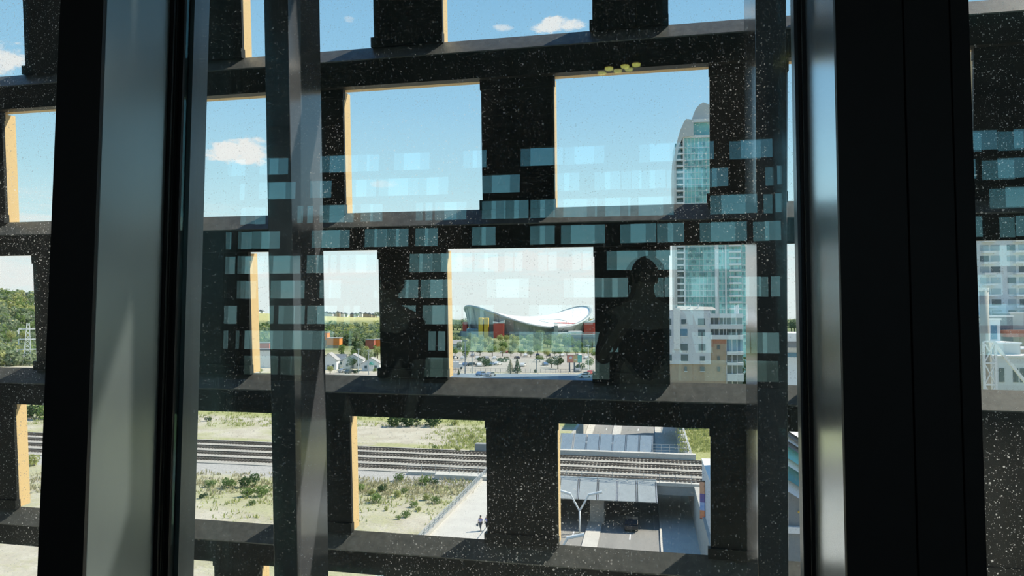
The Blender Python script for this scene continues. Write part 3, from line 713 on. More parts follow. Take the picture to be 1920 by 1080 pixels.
# shrubs on the waste ground, left to right
S_ = 'shrub'
for px, py, h, m, lb in [(64, 873, 26, 'leafB', 'yellow green shrub beside the tracks in the leftmost opening'), (56, 784, 34, 'leafC', 'dark shrub beyond the dirt lot in the leftmost opening, left one'), (86, 786, 36, 'leafA', 'green shrub beyond the dirt lot in the leftmost opening, right one'),
      (381, 934, 12, 'leafC', 'low dark shrub nearest the left mullion, before the tracks'), (395, 913, 15, 'leafA', 'small green shrub above the low dark one by the left mullion'), (429, 915, 21, 'leafA', 'rounded green shrub between two others before the tracks, left opening'),
      (467, 912, 28, 'leafC', 'taller dark green shrub before the tracks, left opening'), (464, 931, 20, 'leafA', 'broad green shrub in front of the taller dark one, left opening'), (490, 931, 22, 'leafA', 'green shrub beside the left fin, before the tracks'), (473, 947, 11, 'leafA', 'small lone shrub lowest in the left opening'),
      (749, 902, 16, 'leafA', 'green shrub close to the nearest track, left of the bluish one'), (798, 909, 19, 'leafA', 'wide bluish green shrub close to the nearest track'), (812, 909, 14, 'leafC', 'small dark shrub right of the wide one by the nearest track'), (673, 922, 17, 'leafA', 'green shrub against the gold lining of the central opening'),
      (716, 921, 16, 'leafC', 'grey green shrub in the middle of the dry weeds'), (706, 942, 19, 'leafA', 'bright upright shrub casting a shadow on bare dirt'), (695, 928, 13, 'leafB', 'yellow green tuft behind the bright upright shrub'), (745, 932, 15, 'leafB', 'yellow green tuft in the middle of the dirt lot'),
      (757, 925, 11, 'leafA', 'small green tuft right of the middle of the dirt lot'), (776, 951, 13, 'leafA', 'spreading light green shrub in the right half of the dirt lot'), (762, 970, 14, 'leafA', 'flat spreading shrub nearest the foot of the central opening'), (747, 974, 9, 'leafA', 'tiny shrub left of the flat spreading one'),
      (723, 958, 9, 'leafB', 'tiny lone shrub on the bare dirt'), (787, 958, 10, 'leafB', 'tiny yellow green shrub right of the spreading ones'), (803, 938, 15, 'leafB', 'yellow green shrub beside the round dark one near the ramp'), (817, 944, 15, 'leafA', 'round green shrub nearest the pedestrian ramp'),
      (815, 842, 9, 'leafA', 'small shrub at the edge of the meadow beyond the tracks'), (905, 838, 11, 'leafB', 'yellow green shrub beside the concrete block beyond the tracks'), (860, 846, 10, 'leafB', 'yellow green shrub at the far edge of the tracks'), (884, 822, 9, 'leafB', 'tuft in the meadow beyond the tracks'),
      (850, 797, 14, 'leafB', 'light shrub right of the two dark bushes on the meadow'), (1300, 803, 12, 'leafA', 'small shrub on the lawn beyond the bridge'), (100+290, 790, 10, 'leafC', 'low dark shrub on the meadow beside the left mullion')]:
    plant(px, py, h, S_, m, lb)
for px, w, lb in ((744, 1.0, 'dark green bush on the meadow, left one of three'), (772, 1.0, 'dark green bush on the meadow, middle one of three'), (807, 1.0, 'dark green bush on the meadow, right one of three')):
    plant(px, 799, 30, S_, 'leafC', lb, name='bush')
# dry weeds and grass tufts
rnd = random.Random(5); b = MB()
def tuft(b, p, h, n):
    for _ in range(n):
        a = rnd.uniform(0, 6.28); q = p+Vector((rnd.gauss(0, .35), rnd.gauss(0, .35), 0)); t = q+Vector((math.cos(a)*h*.5, math.sin(a)*h*.5, h*rnd.uniform(.6, 1.1))); s = Vector((-math.sin(a), math.cos(a), 0))*.09
        b.add([q-s, q+s, t+s*.3, t-s*.3], [(0, 1, 2, 3)])
for _ in range(420):
    px, py = rnd.uniform(660, 905), rnd.gauss(916, 11)
    if 895 < py and px < 905-(py-895)*.79: tuft(b, gp(px, py), rnd.uniform(.25, .6), 5)
for _ in range(420):
    px, py = rnd.uniform(30, 515), rnd.gauss(908, 12)
    if py > 886: tuft(b, gp(px, py), rnd.uniform(.25, .6), 6)
tag(b.build('dry_weeds', 'leafD'), 'dry straw coloured weeds across the dirt lot before the tracks', 'weeds', kind='stuff')
b = MB()
for _ in range(500):
    px, py = rnd.uniform(368, 900), rnd.uniform(900, 990)
    if rnd.random() < smooth(985, 915, py)+.15 and px < 905-(py-895)*.79: tuft(b, gp(px, py), rnd.uniform(.2, .5), 5)
for _ in range(330):
    px = 916-abs(rnd.gauss(0, 52)); tuft(b, gp(px, rnd.uniform(803, 842)), rnd.uniform(.25, .6), 6)
for _ in range(700):
    px = rnd.uniform(20, 912); tuft(b, gp(px, rnd.uniform(772, 800)), rnd.uniform(.3, .7), 6)
for _ in range(500):
    px = rnd.uniform(1275, 1332); tuft(b, gp(px, rnd.uniform(800, 848)), rnd.uniform(.2, .5), 6)
tag(b.build('green_grass', 'leafB'), 'loose yellow green grass on the meadow and between the shrubs', 'grass', kind='stuff')

# ---- trees round the arena and its parking lot
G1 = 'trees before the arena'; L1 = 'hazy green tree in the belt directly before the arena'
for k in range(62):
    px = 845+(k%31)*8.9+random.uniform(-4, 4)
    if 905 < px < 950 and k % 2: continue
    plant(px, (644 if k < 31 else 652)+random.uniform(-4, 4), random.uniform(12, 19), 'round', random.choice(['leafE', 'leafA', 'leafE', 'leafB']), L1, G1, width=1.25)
plant(1012, 649, 32, 'round', 'leafE', 'largest round tree standing before the low middle of the arena'); plant(1066, 655, 30, 'round', 'leafA', 'tree before the right end of the arena, by the white hall', width=.9)
G2 = 'trees in the parking lot'; L2 = 'small round green tree in the parking lot before the arena'
for px, py, h, m in [(853, 668, 18, 'leafA'), (900, 667, 20, 'leafE'), (923, 668, 24, 'leafA'), (942, 668, 20, 'leafB'), (958, 668, 18, 'leafE'), (977, 668, 18, 'leafA'), (995, 670, 20, 'leafE'), (1025, 672, 18, 'leafB'), (1040, 668, 17, 'leafE'), (1050, 669, 20, 'leafA'), (1063, 667, 18, 'leafE'), (1080, 666, 18, 'leafA'), (1093, 668, 18, 'leafA'), (1104, 669, 17, 'leafB'), (1114, 672, 18, 'leafA'), (880, 657, 18, 'leafE'), (910, 655, 16, 'leafE'), (965, 656, 13, 'leafE'), (948, 656, 13, 'leafA'), (1008, 664, 20, 'leafA'), (862, 655, 18, 'leafE'), (985, 657, 12, 'leafE'), (1088, 658, 15, 'leafC'), (1106, 657, 14, 'leafC'), (845, 652, 16, 'leafA')]:
    plant(px, py, h, 'round', m, L2, G2, width=1.05)
for px, py, h, k, m, w, lb in [(873, 676, 32, 'tall', 'leafA', 1.1, 'tall grey green tree at the left of the parking lot'), (911, 687, 18, S_, 'leafC', 1.0, 'dark rounded bush among the cars in the front parking row'), (902, 678, 12, S_, 'leafC', 1.0, 'small bush left of the dark rounded one'), (943, 679, 12, S_, 'leafC', 1.5, 'clipped dark hedge behind the front parking row'),
      (957, 700, 28, 'conifer', 'leafD', 1.1, 'brown dry conifer by the blue street'), (970, 700, 30, 'conifer', 'leafC', 1.1, 'dark green conifer right of the brown one by the blue street'), (1034, 690, 22, 'round', 'leafC', 1.2, 'dark tree mass left of the billboard, left one'), (1046, 692, 26, 'round', 'leafC', 1.2, 'dark tree mass left of the billboard, right one'),
      (1012, 679, 14, 'round', 'leafA', 1.6, 'broad low tree in the middle of the lot'), (1106, 692, 24, 'round', 'leafA', 1.0, 'green tree right of the billboard'), (1088, 694, 16, S_, 'leafC', .8, 'dark shrub under the billboard'), (860, 703, 12, 'conifer', 'leafC', 1.0, 'small dark conifer by the blue street, lower left corner'), (1003, 699, 8, S_, 'leafC', .7, 'tiny dark shrub at the street edge')]:
    plant(px, py, h, k, m, lb, width=w)
G3 = 'trees on the horizon'; L3 = 'dark hazy tree on the horizon beside the arena'
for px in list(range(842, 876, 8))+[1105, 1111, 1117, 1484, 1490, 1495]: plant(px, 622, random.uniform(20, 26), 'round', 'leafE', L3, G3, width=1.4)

# ---- houses and yards seen left of the arena
def house(px, py, w, d, hw, hr, rz, label, wall='white', roof='roofgrey', gable='x', name='house'):
    p = gp(px, py); e = thing(name, label, 'house', p, rz)
    b = MB(); b.box(-w/2, w/2, -d/2, d/2, 0, hw)
    (b.prism([(-w/2, hw), (w/2, hw), (0, hw+hr)], -d/2, d/2, 'y') if gable == 'y' else b.prism([(-d/2, hw), (d/2, hw), (0, hw+hr)], -w/2, w/2, 'x'))
    b.build('wall', wall, e)
    b = MB(); t = .25
    if gable == 'y':
        for s in (-1, 1): b.hexa([(0, -d/2-.4, hw+hr), (s*(w/2+.4), -d/2-.4, hw-.3), (s*(w/2+.4), d/2+.4, hw-.3), (0, d/2+.4, hw+hr), (0, -d/2-.4, hw+hr+t), (s*(w/2+.4), -d/2-.4, hw-.3+t), (s*(w/2+.4), d/2+.4, hw-.3+t), (0, d/2+.4, hw+hr+t)])
    else:
        for s in (-1, 1): b.hexa([(-w/2-.4, 0, hw+hr), (-w/2-.4, s*(d/2+.4), hw-.3), (w/2+.4, s*(d/2+.4), hw-.3), (w/2+.4, 0, hw+hr), (-w/2-.4, 0, hw+hr+t), (-w/2-.4, s*(d/2+.4), hw-.3+t), (w/2+.4, s*(d/2+.4), hw-.3+t), (w/2+.4, 0, hw+hr+t)])
    b.build('roof', roof, e)
    for q in (-.28, .28): MB().box(q*w-.55, q*w+.55, -d/2-.06, -d/2+.02, 1.0, 2.3).build('window', 'winglass', e)
    MB().box(-.5, .5, -d/2-.07, -d/2+.02, 0, 2.1).build('door', 'slate', e)
    return e
h_ = house(697, 694, 7.6, 8, 3.2, 2.3, R(14), 'white cottage with a pale roof and a mint green porch gable', gable='y')
b = MB(); b.prism([(-1.2, 2.6), (1.6, 2.6), (.2, 3.9)], -5.6, -3.9, 'y'); b.build('porch_roof', 'mint', h_); MB().box(-1.0, 1.4, -5.3, -4, 0, 2.6).build('porch', 'white', h_)
house(619, 692, 7.0, 9, 4.2, 3.0, R(14), 'white gabled house at the left edge beside the fin', gable='y')
house(632, 687, 8, 7, 3.0, 2.6, R(14), 'white house with a grey roof right of the gabled one', roof='slate')
house(664, 690, 9, 9, 4, 2.4, R(14), 'white house half hidden behind two dark trees', gable='y')
house(850, 655, 12, 9, 4, 2.5, R(10), 'small white house beside the gold lining left of the arena')
def boxbld(name, px, py, w, d, h, rz, label, mat, cap='roofgrey', base=None, z=0):
    p = gp(px, py, z)
    for _ in range(12): p = gp(px, py, .5*(p.z+hill_h(p.x, p.y)))
    e = thing(name, label, 'building', p, rz)
    MB().box(-w/2, w/2, 0, d, base[0] if base else 0, h).build('wall', mat, e)
    if base: MB().box(-w/2+.4, w/2-.4, .3, d, 0, base[0]).build('ground_floor', base[1], e)
    MB().box(-w/2-.3, w/2+.3, -.3, d+.3, h, h+.6).build('roof', cap, e)
    return e
boxbld('orange_building', 624, 653, 9.5, 12, 7.2, R(12), 'orange box building above a pale ground floor on the valley floor', 'orange', 'roofgrey', (2.2, 'tan'))
boxbld('orange_building', 607, 650, 5, 10, 10.5, R(12), 'orange wall mostly hidden by the left fin', 'orange', 'roofgrey', (5, 'tan'))
boxbld('white_hall', 622, 636, 11, 8, 4.5, R(12), 'low white hall behind the orange box building', 'white', 'white')
boxbld('red_building', 693, 655, 6, 10, 6.5, R(12), 'dark red building right in the valley opening', 'brickred', 'slate')
boxbld('orange_building', 708, 654, 5.5, 10, 6.5, R(12), 'orange red building beside the dark red one', 'orange', 'roofgrey')
boxbld('red_shed', 62, 672, 9, 6, 6, R(20), 'small red shed at the foot of the wooded hill, left opening', 'red')
boxbld('white_shed', 10, 680, 10, 6, 3, R(20), 'low white shed at the foot of the wooded hill', 'white', 'white'); boxbld('white_shed', 32, 680, 6, 6, 2.6, R(20), 'smaller low white shed right of the other under the hill', 'white', 'white')
for px, py, h, k, m, w, lb in [(640, 668, 30-7, 'tall', 'leafA', 1.3, 'upper grey green tree between the white houses'), (643, 684, 26, 'tall', 'leafC', 1.0, 'dark tree standing before the white houses'), (658, 692, 24, 'round', 'leafC', 1.1, 'dark round tree hiding the white house'), (668, 664, 36, 'conifer', 'leafC', 1.1, 'tall dark spruce in the valley'), (676, 668, 30, 'tall', 'leafE', 1.2, 'grey green tree right of the tall spruce'),
      (690, 680, 26, 'round', 'leafE', 1.3, 'rounded tree behind the cottage with the mint porch'), (708, 672, 24, 'round', 'leafB', 1.1, 'bright tree beside the orange red building'), (619, 701, 16, 'round', 'leafB', 1.2, 'bright yellow green tree low beside the left fin'), (668, 700, 9, S_, 'leafC', .9, 'small shrub before the houses'), (703, 697, 8, S_, 'leafA', .8, 'small shrub before the cottage porch'),
      (652, 648, 28, 'round', 'leafA', 1.1, 'broad green tree right of the orange box building'), (663, 645, 30, 'round', 'leafE', 1.1, 'paler green tree in the middle of the valley'), (690, 641, 22, 'round', 'leafB', 1.3, 'yellowish tree above the dark red building')]:
    plant(px, py, h, k, m, lb, width=w)
plant(488, 702, 12, 'round', 'leafB', 'light green tree beside the left fin, low in its opening')
boxbld('white_block', 492, 690, 9, 8, 8, R(16), 'white block in the narrow gap left of the left fin', 'white', 'slate'); boxbld('red_block', 494, 657, 8, 8, 5, R(16), 'red roofed block high in the gap left of the left fin', 'red')
rnd = random.Random(17)
for k in range(34):
    px = rnd.uniform(598, 716); py = rnd.uniform(648, 686)
    if 606 < px < 642 and py < 668: continue
    plant(px, py, rnd.uniform(9, 17), rnd.choice(['round', 'round', 'tall']), rnd.choice(['leafE', 'leafA', 'leafE', 'leafB', 'leafC']), 'yard tree on the valley floor behind the white houses', 'yard trees in the valley', width=1.2)
for k in range(16):
    plant(rnd.uniform(-10, 66), rnd.uniform(640, 690), rnd.uniform(12, 24), 'round', rnd.choice(['leafE', 'leafA', 'leafB', 'leafC']), 'tree at the foot of the wooded hill in the leftmost opening', 'trees round the pylon', width=1.2)
# wooded hillside, uncountable; ridge houses
rnd = random.Random(21); b = MB()
def hill_tree(x, y, s):
    z = hill_h(x, y); bl = [((x, y, z+s*.55), (s*.45, s*.45, s*.5)), ((x+s*.2, y, z+s*.4), (s*.3, s*.3, s*.3))]
    leaf_quads(b, bl, 62, s*.19, rnd)
for rng, n in (((-30, 72), 420), ((470, 505), 90), ((600, 720), 430)):
    for _ in range(n):
        a = azpx(rnd.uniform(*rng)); d = rnd.uniform(600, 735)
        if rng[0] > 400 and d > 760: continue
        if rng[0] < 100: d = rnd.uniform(430, 870)
        x, y = d*math.sin(a), d*math.cos(a)
        if rng[0] > 100 and (1-smooth(650, 740, d))*.9+.1 < rnd.random(): continue
        b.cur = rnd.choice([0, 0, 1, 2, 0]); hill_tree(x, y, rnd.uniform(4, 8.5))
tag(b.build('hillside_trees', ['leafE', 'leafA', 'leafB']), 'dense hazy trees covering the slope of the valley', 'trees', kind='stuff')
for i, px in enumerate([606, 613, 620, 627, 634, 641, 648, 661, 668, 676, 686, 693, 700, 482, 490]):
    a = azpx(px); d = 905+rnd.uniform(-10, 25); x, y = d*math.sin(a), d*math.cos(a); w = rnd.uniform(4, 6); hh = rnd.uniform(2.6, 5.2)
    e = thing('ridge_house', 'tiny pale house in the row along the top of the ridge', 'house', (x, y, hill_h(x, y)-.4), R(14), 'houses on the ridge')
    MB().box(-w/2, w/2, -4, 4, 0, hh).build('wall', rnd.choice(['white', 'tan', 'whitewall']), e); MB().prism([(-w/2-.4, hh), (w/2+.4, hh), (0, hh+2.2)], -4.3, 4.3, 'y').build('roof', 'slate', e)
for px, h, lb in ((713, 12, 'darker tree at the right end of the ridge houses'), (706, 12, 'round tree near the right end of the ridge houses'), (670, 8, 'small tree in the middle of the ridge houses'), (650, 6, 'small tree between two ridge houses'), (25, 10, 'dark tree on the hilltop in the leftmost opening'), (6, 11, 'hilltop tree at the left edge of the picture'), (48, 6, 'small tree right of the hilltop houses')):
    a = azpx(px); d = 895; x, y = d*math.sin(a), d*math.cos(a); k = ('round', 'leafE')
    o = dup(PROTO[k], (x, y, hill_h(x, y)-.5), 1, (h*.75, h*.75, h*.63), lb); o.name = 'leafy_tree'; 'group' in o and o.pop('group')
for px, lb in ((42, 'grey house among trees on the hilltop, left one'), (52, 'grey house among trees on the hilltop, right one')):
    a = azpx(px); d = 840; x, y = d*math.sin(a), d*math.cos(a)
    e = thing('ridge_house', lb, 'house', (x, y, hill_h(x, y)-.5), R(25)); MB().box(-3, 3, -4, 4, 0, 4).build('wall', 'roofgrey', e); MB().prism([(-3.5, 4), (3.5, 4), (0, 6.2)], -4.4, 4.4, 'y').build('roof', 'slate', e)
# power pylon
p = gp(51, 684); s = (p-Vector((0, 0, CAM_Z))).dot(cF)/FPX
e = thing('power_pylon', 'pale lattice power pylon with three pairs of arms before the wooded hill', 'pylon', p, YAW+R(30))
hh = 79*s; b = MB(); w0 = 6.5*s; w1 = 2*s
for sx in (-1, 1):
    for sy in (-1, 1): b.bar((sx*w0, sy*w0, 0), (sx*w1, sy*w1, hh), .9*s)
b.build('leg_frame', 'lampwhite', e)
b = MB()
for k in range(10):
    t0, t1 = k/10, (k+1)/10; wa, wb = w0+(w1-w0)*t0, w0+(w1-w0)*t1
    for sy in (-1, 1): b.bar((-wa, sy*wa, hh*t0), (wb, sy*wb, hh*t1), .6*s); b.bar((wa, sy*wa, hh*t0), (-wb, sy*wb, hh*t1), .6*s)
b.build('bracing', 'lampwhite', e)
for z in (29, 48, 67):
    for sg in (-1, 1):
        b = MB(); b.bar((0, 0, z*s), (sg*15*s, 0, z*s), 2.0*s); b.bar((sg*14.5*s, 0, z*s), (sg*14.5*s, 0, (z-10)*s), 1.8*s); b.build('arm', 'lampwhite', e)

# ================================================================== ARENA
pc = gp(990, 633.5); d0 = math.hypot(pc.x, pc.y); e = thing('arena', 'saddle roofed grey arena with white roof in the distance, framed by the middle opening', 'arena', pc, -math.atan2(pc.x, pc.y))
RA = 69.0; PHI = R(24)
def sad(r, th):  # local x across the view, y away from it
    u = r*math.cos(th-PHI); v = r*math.sin(th-PHI)
    return 23.2+11.6*u*u-10.6*v*v
def sp(r, th, dz=0): return (RA*r*math.cos(th), RA*r*math.sin(th), sad(r, th)+dz)
N = 72; b = MB(); rings = [0.001, .2, .4, .6, .8, .97]
vs = [sp(r, 2*math.pi*j/N) for r in rings for j in range(N)]
b.add(vs, [(i*N+j, i*N+(j+1) % N, (i+1)*N+(j+1) % N, (i+1)*N+j) for i in range(len(rings)-1) for j in range(N)]); b.build('roof', 'arenaroof', e, smooth=True)
b = MB(); prof = [(.965, -.1), (.965, .5), (1.0, .5), (1.012, -.6), (1.0, -2.0), (.965, -2.2)]; vs = []
for j in range(N):
    th = 2*math.pi*j/N
    vs += [(RA*r*math.cos(th), RA*r*math.sin(th), sad(1, th)+dz) for r, dz in prof]
n = len(prof); b.add(vs, [(j*n+k, j*n+(k+1) % n, ((j+1) % N)*n+(k+1) % n, ((j+1) % N)*n+k) for j in range(N) for k in range(n)]); b.build('roof_rim', 'arenarim', e)
b = MB(); vs = []
for j in range(N):
    th = 2*math.pi*j/N; zt = sad(1, th)-1.8
    vs += [(RA*.975*math.cos(th), RA*.975*math.sin(th), zt), (RA*.9*math.cos(th), RA*.9*math.sin(th), 6.5)]
b.add(vs, [(2*j, 2*((j+1) % N), 2*((j+1) % N)+1, 2*j+1) for j in range(N)]); b.build('wall', 'arenawall', e)
for j in range(0, N, 3):
    th = 2*math.pi*(j+.5)/N; zt = sad(1, th)-1.6
    if math.sin(th) > .35: continue
    MB().bar((RA*.985*math.cos(th), RA*.985*math.sin(th), zt), (RA*.905*math.cos(th), RA*.905*math.sin(th), 6.0), 1.1, 1.2).build('buttress', 'arenarim', e)
b = MB(); b.tube([(0, 0, 0), (0, 0, 5.2)], RA*.93, 48); b.build('plinth', 'slate', e); b = MB(); b.tube([(0, 0, 5.2), (0, 0, 6.6)], RA*.965, 48); b.build('concourse', 'concg', e)
# red emblem and its outline on the near right of the roof
b = MB()
def on_roof(x, y): th = math.atan2(y, x); r = math.hypot(x, y)/RA; return sp(r, th, .18)
for i in range(10):
    x0 = 27+i*2.2; x1 = x0+2.0; k = 1.6*math.sin(math.pi*(i+.5)/10)+.5
    b.add([on_roof(x0, -47-k), on_roof(x1, -46.6-k), on_roof(x1, -46.6+k*1.6), on_roof(x0, -47+k*1.6)], [(0, 1, 2, 3)])
b.build('roof_emblem', 'red', e)
b = MB(); pts = [on_roof(26+14*math.cos(2*math.pi*k/40), -41+9*math.sin(2*math.pi*k/40)) for k in range(41)]; b.tube(pts, .22, 5, False); b.build('emblem_outline', 'concg', e)
def tower(xa, xb, ya, yb, z1, mat, label, cap=None, nm='corner_tower'):
    o = MB().box(xa, xb, ya, yb, 0, z1).build(nm, mat, e, bevel=.6); o['label'] = label
    if cap:
        MB().prism([(xa-.4, z1), (xb+.4, z1), (xb+.4, z1+3.2), (xa+(xb-xa)*.5, z1+.9), (xa-.4, z1+1.6)], ya-.3, yb, 'y').build('tower_cap', cap, o)
k = d0/FPX
def ax(px): return (px-990)*k
tower(ax(905.5), ax(913), -75, -55, 22.0, 'yellow', 'yellow tower slab, left'); tower(ax(914.5), ax(922.5), -74, -55, 22.0, 'yellow', 'yellow tower slab, right')
tower(ax(931), ax(949), -76, -58, 16.5, 'red', 'red stair tower with a white cap', 'white')
tower(ax(873), ax(881), -38, -20, 17.5, 'red', 'red tower at the left end'); tower(ax(869), ax(886), -46, -38, 8, 'slate', 'dark entrance block')
tower(ax(1090), ax(1110), -34, -14, 17.0, 'red', 'red tower at the right end', 'white'); tower(ax(1102), ax(1108), -12, -4, 20.5, 'yellow', 'yellow tower behind the right red one')
tower(ax(884), ax(905), -66, -50, 11, 'blueglass', 'blue glass entrance'); 
MB().hexa([(ax(1034), -72, 0), (ax(1042), -72, 0), (ax(1042), -62, 0), (ax(1034), -62, 0), (ax(1035), -71, 14), (ax(1041), -71, 14), (ax(1041), -62, 16), (ax(1035), -62, 16)]).build('pylon_buttress', 'conc', e)
MB().box(ax(1042), ax(1082), -68, -50, 0, 7).box(ax(1060), ax(1083), -70, -50, 6, 8.5).build('white_annex', 'white', e)
e = thing('parkade', 'dark grey parkade at the right foot of the arena', 'building', gp(1098, 651), YAW)
for k_ in range(3): MB().box(-14, 22, 0, 14, k_*3.2, k_*3.2+1.5).build('parking_level', 'slate', e)
MB().box(-13, 21, 1, 13, 0, 9.6).build('core', 'concg', e)

# ---- parking lots and street before the arena
def flat(name, quad, mat, dz=.06):
    P = [gp(x, y, dz) for x, y in quad]; o0 = P[0]
    o = MB().hexa([(p.x, p.y, .0) for p in P]+[(p.x, p.y, dz) for p in P]).build(name, mat); return tag(o, kind='structure')
M['lot'] = pm('pale_parking_asphalt', (.40, .37, .32), (.33, .305, .265), .06, .95, 0, .2, 0, (1, 1, 1), True)
M['street'] = pm('shade_blue_street', (.20, .25, .29), (.16, .2, .24), .1, .9, 0, .3, 0, (1, 1, 1), True)  # bluish from shade, which is put into the colour
flat('ground_lot', [(835, 698), (1130, 699), (1130, 662), (835, 660)], 'lot'); flat('ground_street', [(825, 712), (1130, 714), (1130, 702), (825, 699.5)], 'street', .05)
flat('ground_yard', [(598, 712), (720, 714), (720, 700), (598, 699)], 'lot')
flat('ground_verge', [(825, 718), (1130, 720), (1130, 715.5), (825, 713.5)], 'conc', .05)
CARM = {}
def car(p, rz, col, label, group=None, s=1.0):
    key = 'car_'+str(col)
    if key not in M: M[key] = pm('car_paint_'+('%02d' % len(CARM)), col, col, 3, .25, .2, .6); CARM[key] = 1
    e = thing('car', label, 'car', p, rz, group); e.scale = (s, s, s)
    b = MB(); b.prism([(-2.2, .3), (2.2, .3), (2.25, .75), (1.3, .92), (.75, 1.42), (-1.0, 1.45), (-1.75, .98), (-2.25, .9)], -.88, .88, 'y'); b.build('body', key, e, bevel=.06)
    b = MB(); b.prism([(.72, 1.36), (1.24, .95), (-1.62, 1.0), (-.98, 1.40)], -.90, .90, 'y'); b.hexa([(1.30, -.7, .94), (1.32, -.7, .94), (1.32, .7, .94), (1.30, .7, .94), (.80, -.62, 1.40), (.82, -.62, 1.42), (.82, .62, 1.42), (.80, .62, 1.40)]); b.build('windows', 'carglass', e)
    for x in (-1.35, 1.4):
        for y in (-.82, .82): MB().tube([(x, y-.1, .33), (x, y+.1, .33)], .33, 12).build('wheel', 'tyre', e)
    return e
p = gp(1184, 990, -5.45); car(p, R(90), (.035, .038, .042), 'dark car driving out of the shaded underpass')
WH, BL, GR, DK, RD = (.75, .75, .74), (.12, .2, .35), (.35, .37, .4), (.03, .035, .05), (.5, .05, .05)
GC = 'cars in the front parking row'
for px, py, c, lb in ((873, 686, BL, 'dark blue car at the left of the front parking row'), (885, 686, DK, 'dark car second from the left in the front parking row'), (898, 687, WH, 'white car left of the dark rounded bush'), (921, 685, BL, 'blue car right of the dark rounded bush'), (934, 684, WH, 'white car alone before the hedge'), (981, 687, WH, 'white car right of the conifers'),
      (852, 673, DK, 'dark car parked at the left edge of the lot'), (902, 704, BL, 'blue car on the street, left one of two'), (920, 705, GR, 'silver car on the street, right one of two'), (1084, 697, GR, 'silver car near the billboard'), (1096, 708, WH, 'white car on the street below the light pole'), (1108, 702, RD, 'red car at the right end of the street'), (1083, 693, WH, 'white van left under the billboard'), (1022, 685, BL, 'blue car left of the dark tree mass'),
      (644, 698, GR, 'silver car in the yard before the white houses'), (656, 700, DK, 'dark car beside the silver one before the houses'), (1100, 705, DK, 'dark car behind the white one on the street')):
    car(gp(px, py, .08), YAW+R(random.choice([60, 75, 15, 100])), c, lb, None, 1.15)
rnd = random.Random(3)
for i in range(18):
    px = 855+i*14.3+rnd.uniform(-4, 4); car(gp(px, rnd.choice([662, 668, 673]), .08), YAW+R(rnd.uniform(70, 110)), rnd.choice([WH, GR, RD, DK, WH]), 'small parked car far back in the lot among the trees', 'cars among the parking lot trees', 1.1)
p = gp(852, 692, .1); e = thing('white_truck', 'white box truck beside the gold lining at the left of the lot', 'truck', p, YAW+R(8))
MB().box(-3, 2, -1.2, 1.2, .6, 3.4).build('cargo_box', 'white', e); MB().prism([(2.05, .5), (3.9, .5), (3.9, 1.4), (3.2, 2.4), (2.05, 2.4)], -1.1, 1.1, 'y').build('cab', 'white', e)
for x in (-2, 3): MB().tube([(x, -1.15, .5), (x, 1.15, .5)], .5, 12).build('wheel', 'tyre', e)
# billboard, light poles, fence
p = gp(1077, 697); d = (p-Vector((0, 0, CAM_Z))).dot(cF); s = d/FPX
e = thing('billboard', 'red and teal billboard on two posts before the parking lot', 'billboard', p, YAW)
MB().box(-14*s, 14*s, -.2, .2, 17*s, 31*s).build('board', 'slate', e)
M['bbA'] = pm('billboard_red_print', (.72, .20, .18), (.80, .40, .25), .5, .5); M['bbB'] = pm('billboard_yellow_print', (.62, .55, .25), (.75, .45, .25), .4, .5); M['bbC'] = pm('billboard_teal_print', (.15, .55, .48), (.25, .6, .5), .4, .5)
MB().box(-13.6*s, -2*s, -.26, -.2, 17.4*s, 30.6*s).build('printed_block', 'bbA', e); MB().box(-2*s, 6*s, -.26, -.2, 17.4*s, 30.6*s).build('printed_block', 'bbB', e); MB().box(6*s, 13.6*s, -.26, -.2, 17.4*s, 30.6*s).build('printed_block', 'bbC', e)
b = MB(); b.prism([(-9*s, 24*s), (-5*s, 24*s), (-4*s, 28*s), (-7*s, 29.5*s), (-9.5*s, 27*s)], -.3, -.26, 'y'); b.prism([(0, 21*s), (4*s, 21*s), (4*s, 23.5*s), (0, 23.5*s)], -.3, -.26, 'y'); b.build('printed_shape', 'white', e)
for x in (-9, 0, 9): MB().box(x*s-.3, x*s+.3, -.1, .3, 0, 17*s).build('post', 'slate', e)
def lightpole(px, py, hpx, label, mat='galv', arm=True, z=0, r=.16):
    p = gp(px, py, z); d = (p-Vector((0, 0, CAM_Z))).dot(cF); h = hpx*d/FPX
    e = thing('light_pole', label, 'light pole', p, YAW)
    MB().tube([(0, 0, 0), (0, 0, h)], [r*1.3, r], 8).build('pole', mat, e)
    if arm: MB().box(-.9, .9, -.25, .25, h-.1, h+.2).build('lamp_head', mat, e)
lightpole(872, 701, 62, 'thin dark light pole at the left of the arena view', 'slate'); lightpole(885, 700, 40, 'shorter dark light pole right of the first, arena view', 'slate'); lightpole(1006, 699, 24, 'short pole in the middle of the lot', 'slate')
lightpole(1103, 700, 52, 'pale light pole right of the billboard', 'lampwhite'); lightpole(1036, 634, 38, 'pale pole before the arena roof', 'galv'); lightpole(691, 703, 45, 'grey light pole before the cottage', 'galv'); lightpole(672, 700, 45, 'pale pole before the half hidden white house', 'lampwhite')
e = thing('wire_fence', 'thin dark wire fence along the street before the parking lot', 'fence', gp(845, 698), 0)
b = MB(); o0 = gp(845, 698); q1 = gp(1118, 699.5)
for k in range(30): t = o0.lerp(q1, k/29)-o0; b.box(t.x-.06, t.x+.06, t.y-.06, t.y+.06, 0, 1.6)
b.build('fence_post', 'slate', e); b = MB(); [b.bar((0, 0, z), tuple(q1-o0+Vector((0, 0, z))), .06) for z in (.7, 1.55)]; b.build('fence_wire', 'slate', e)

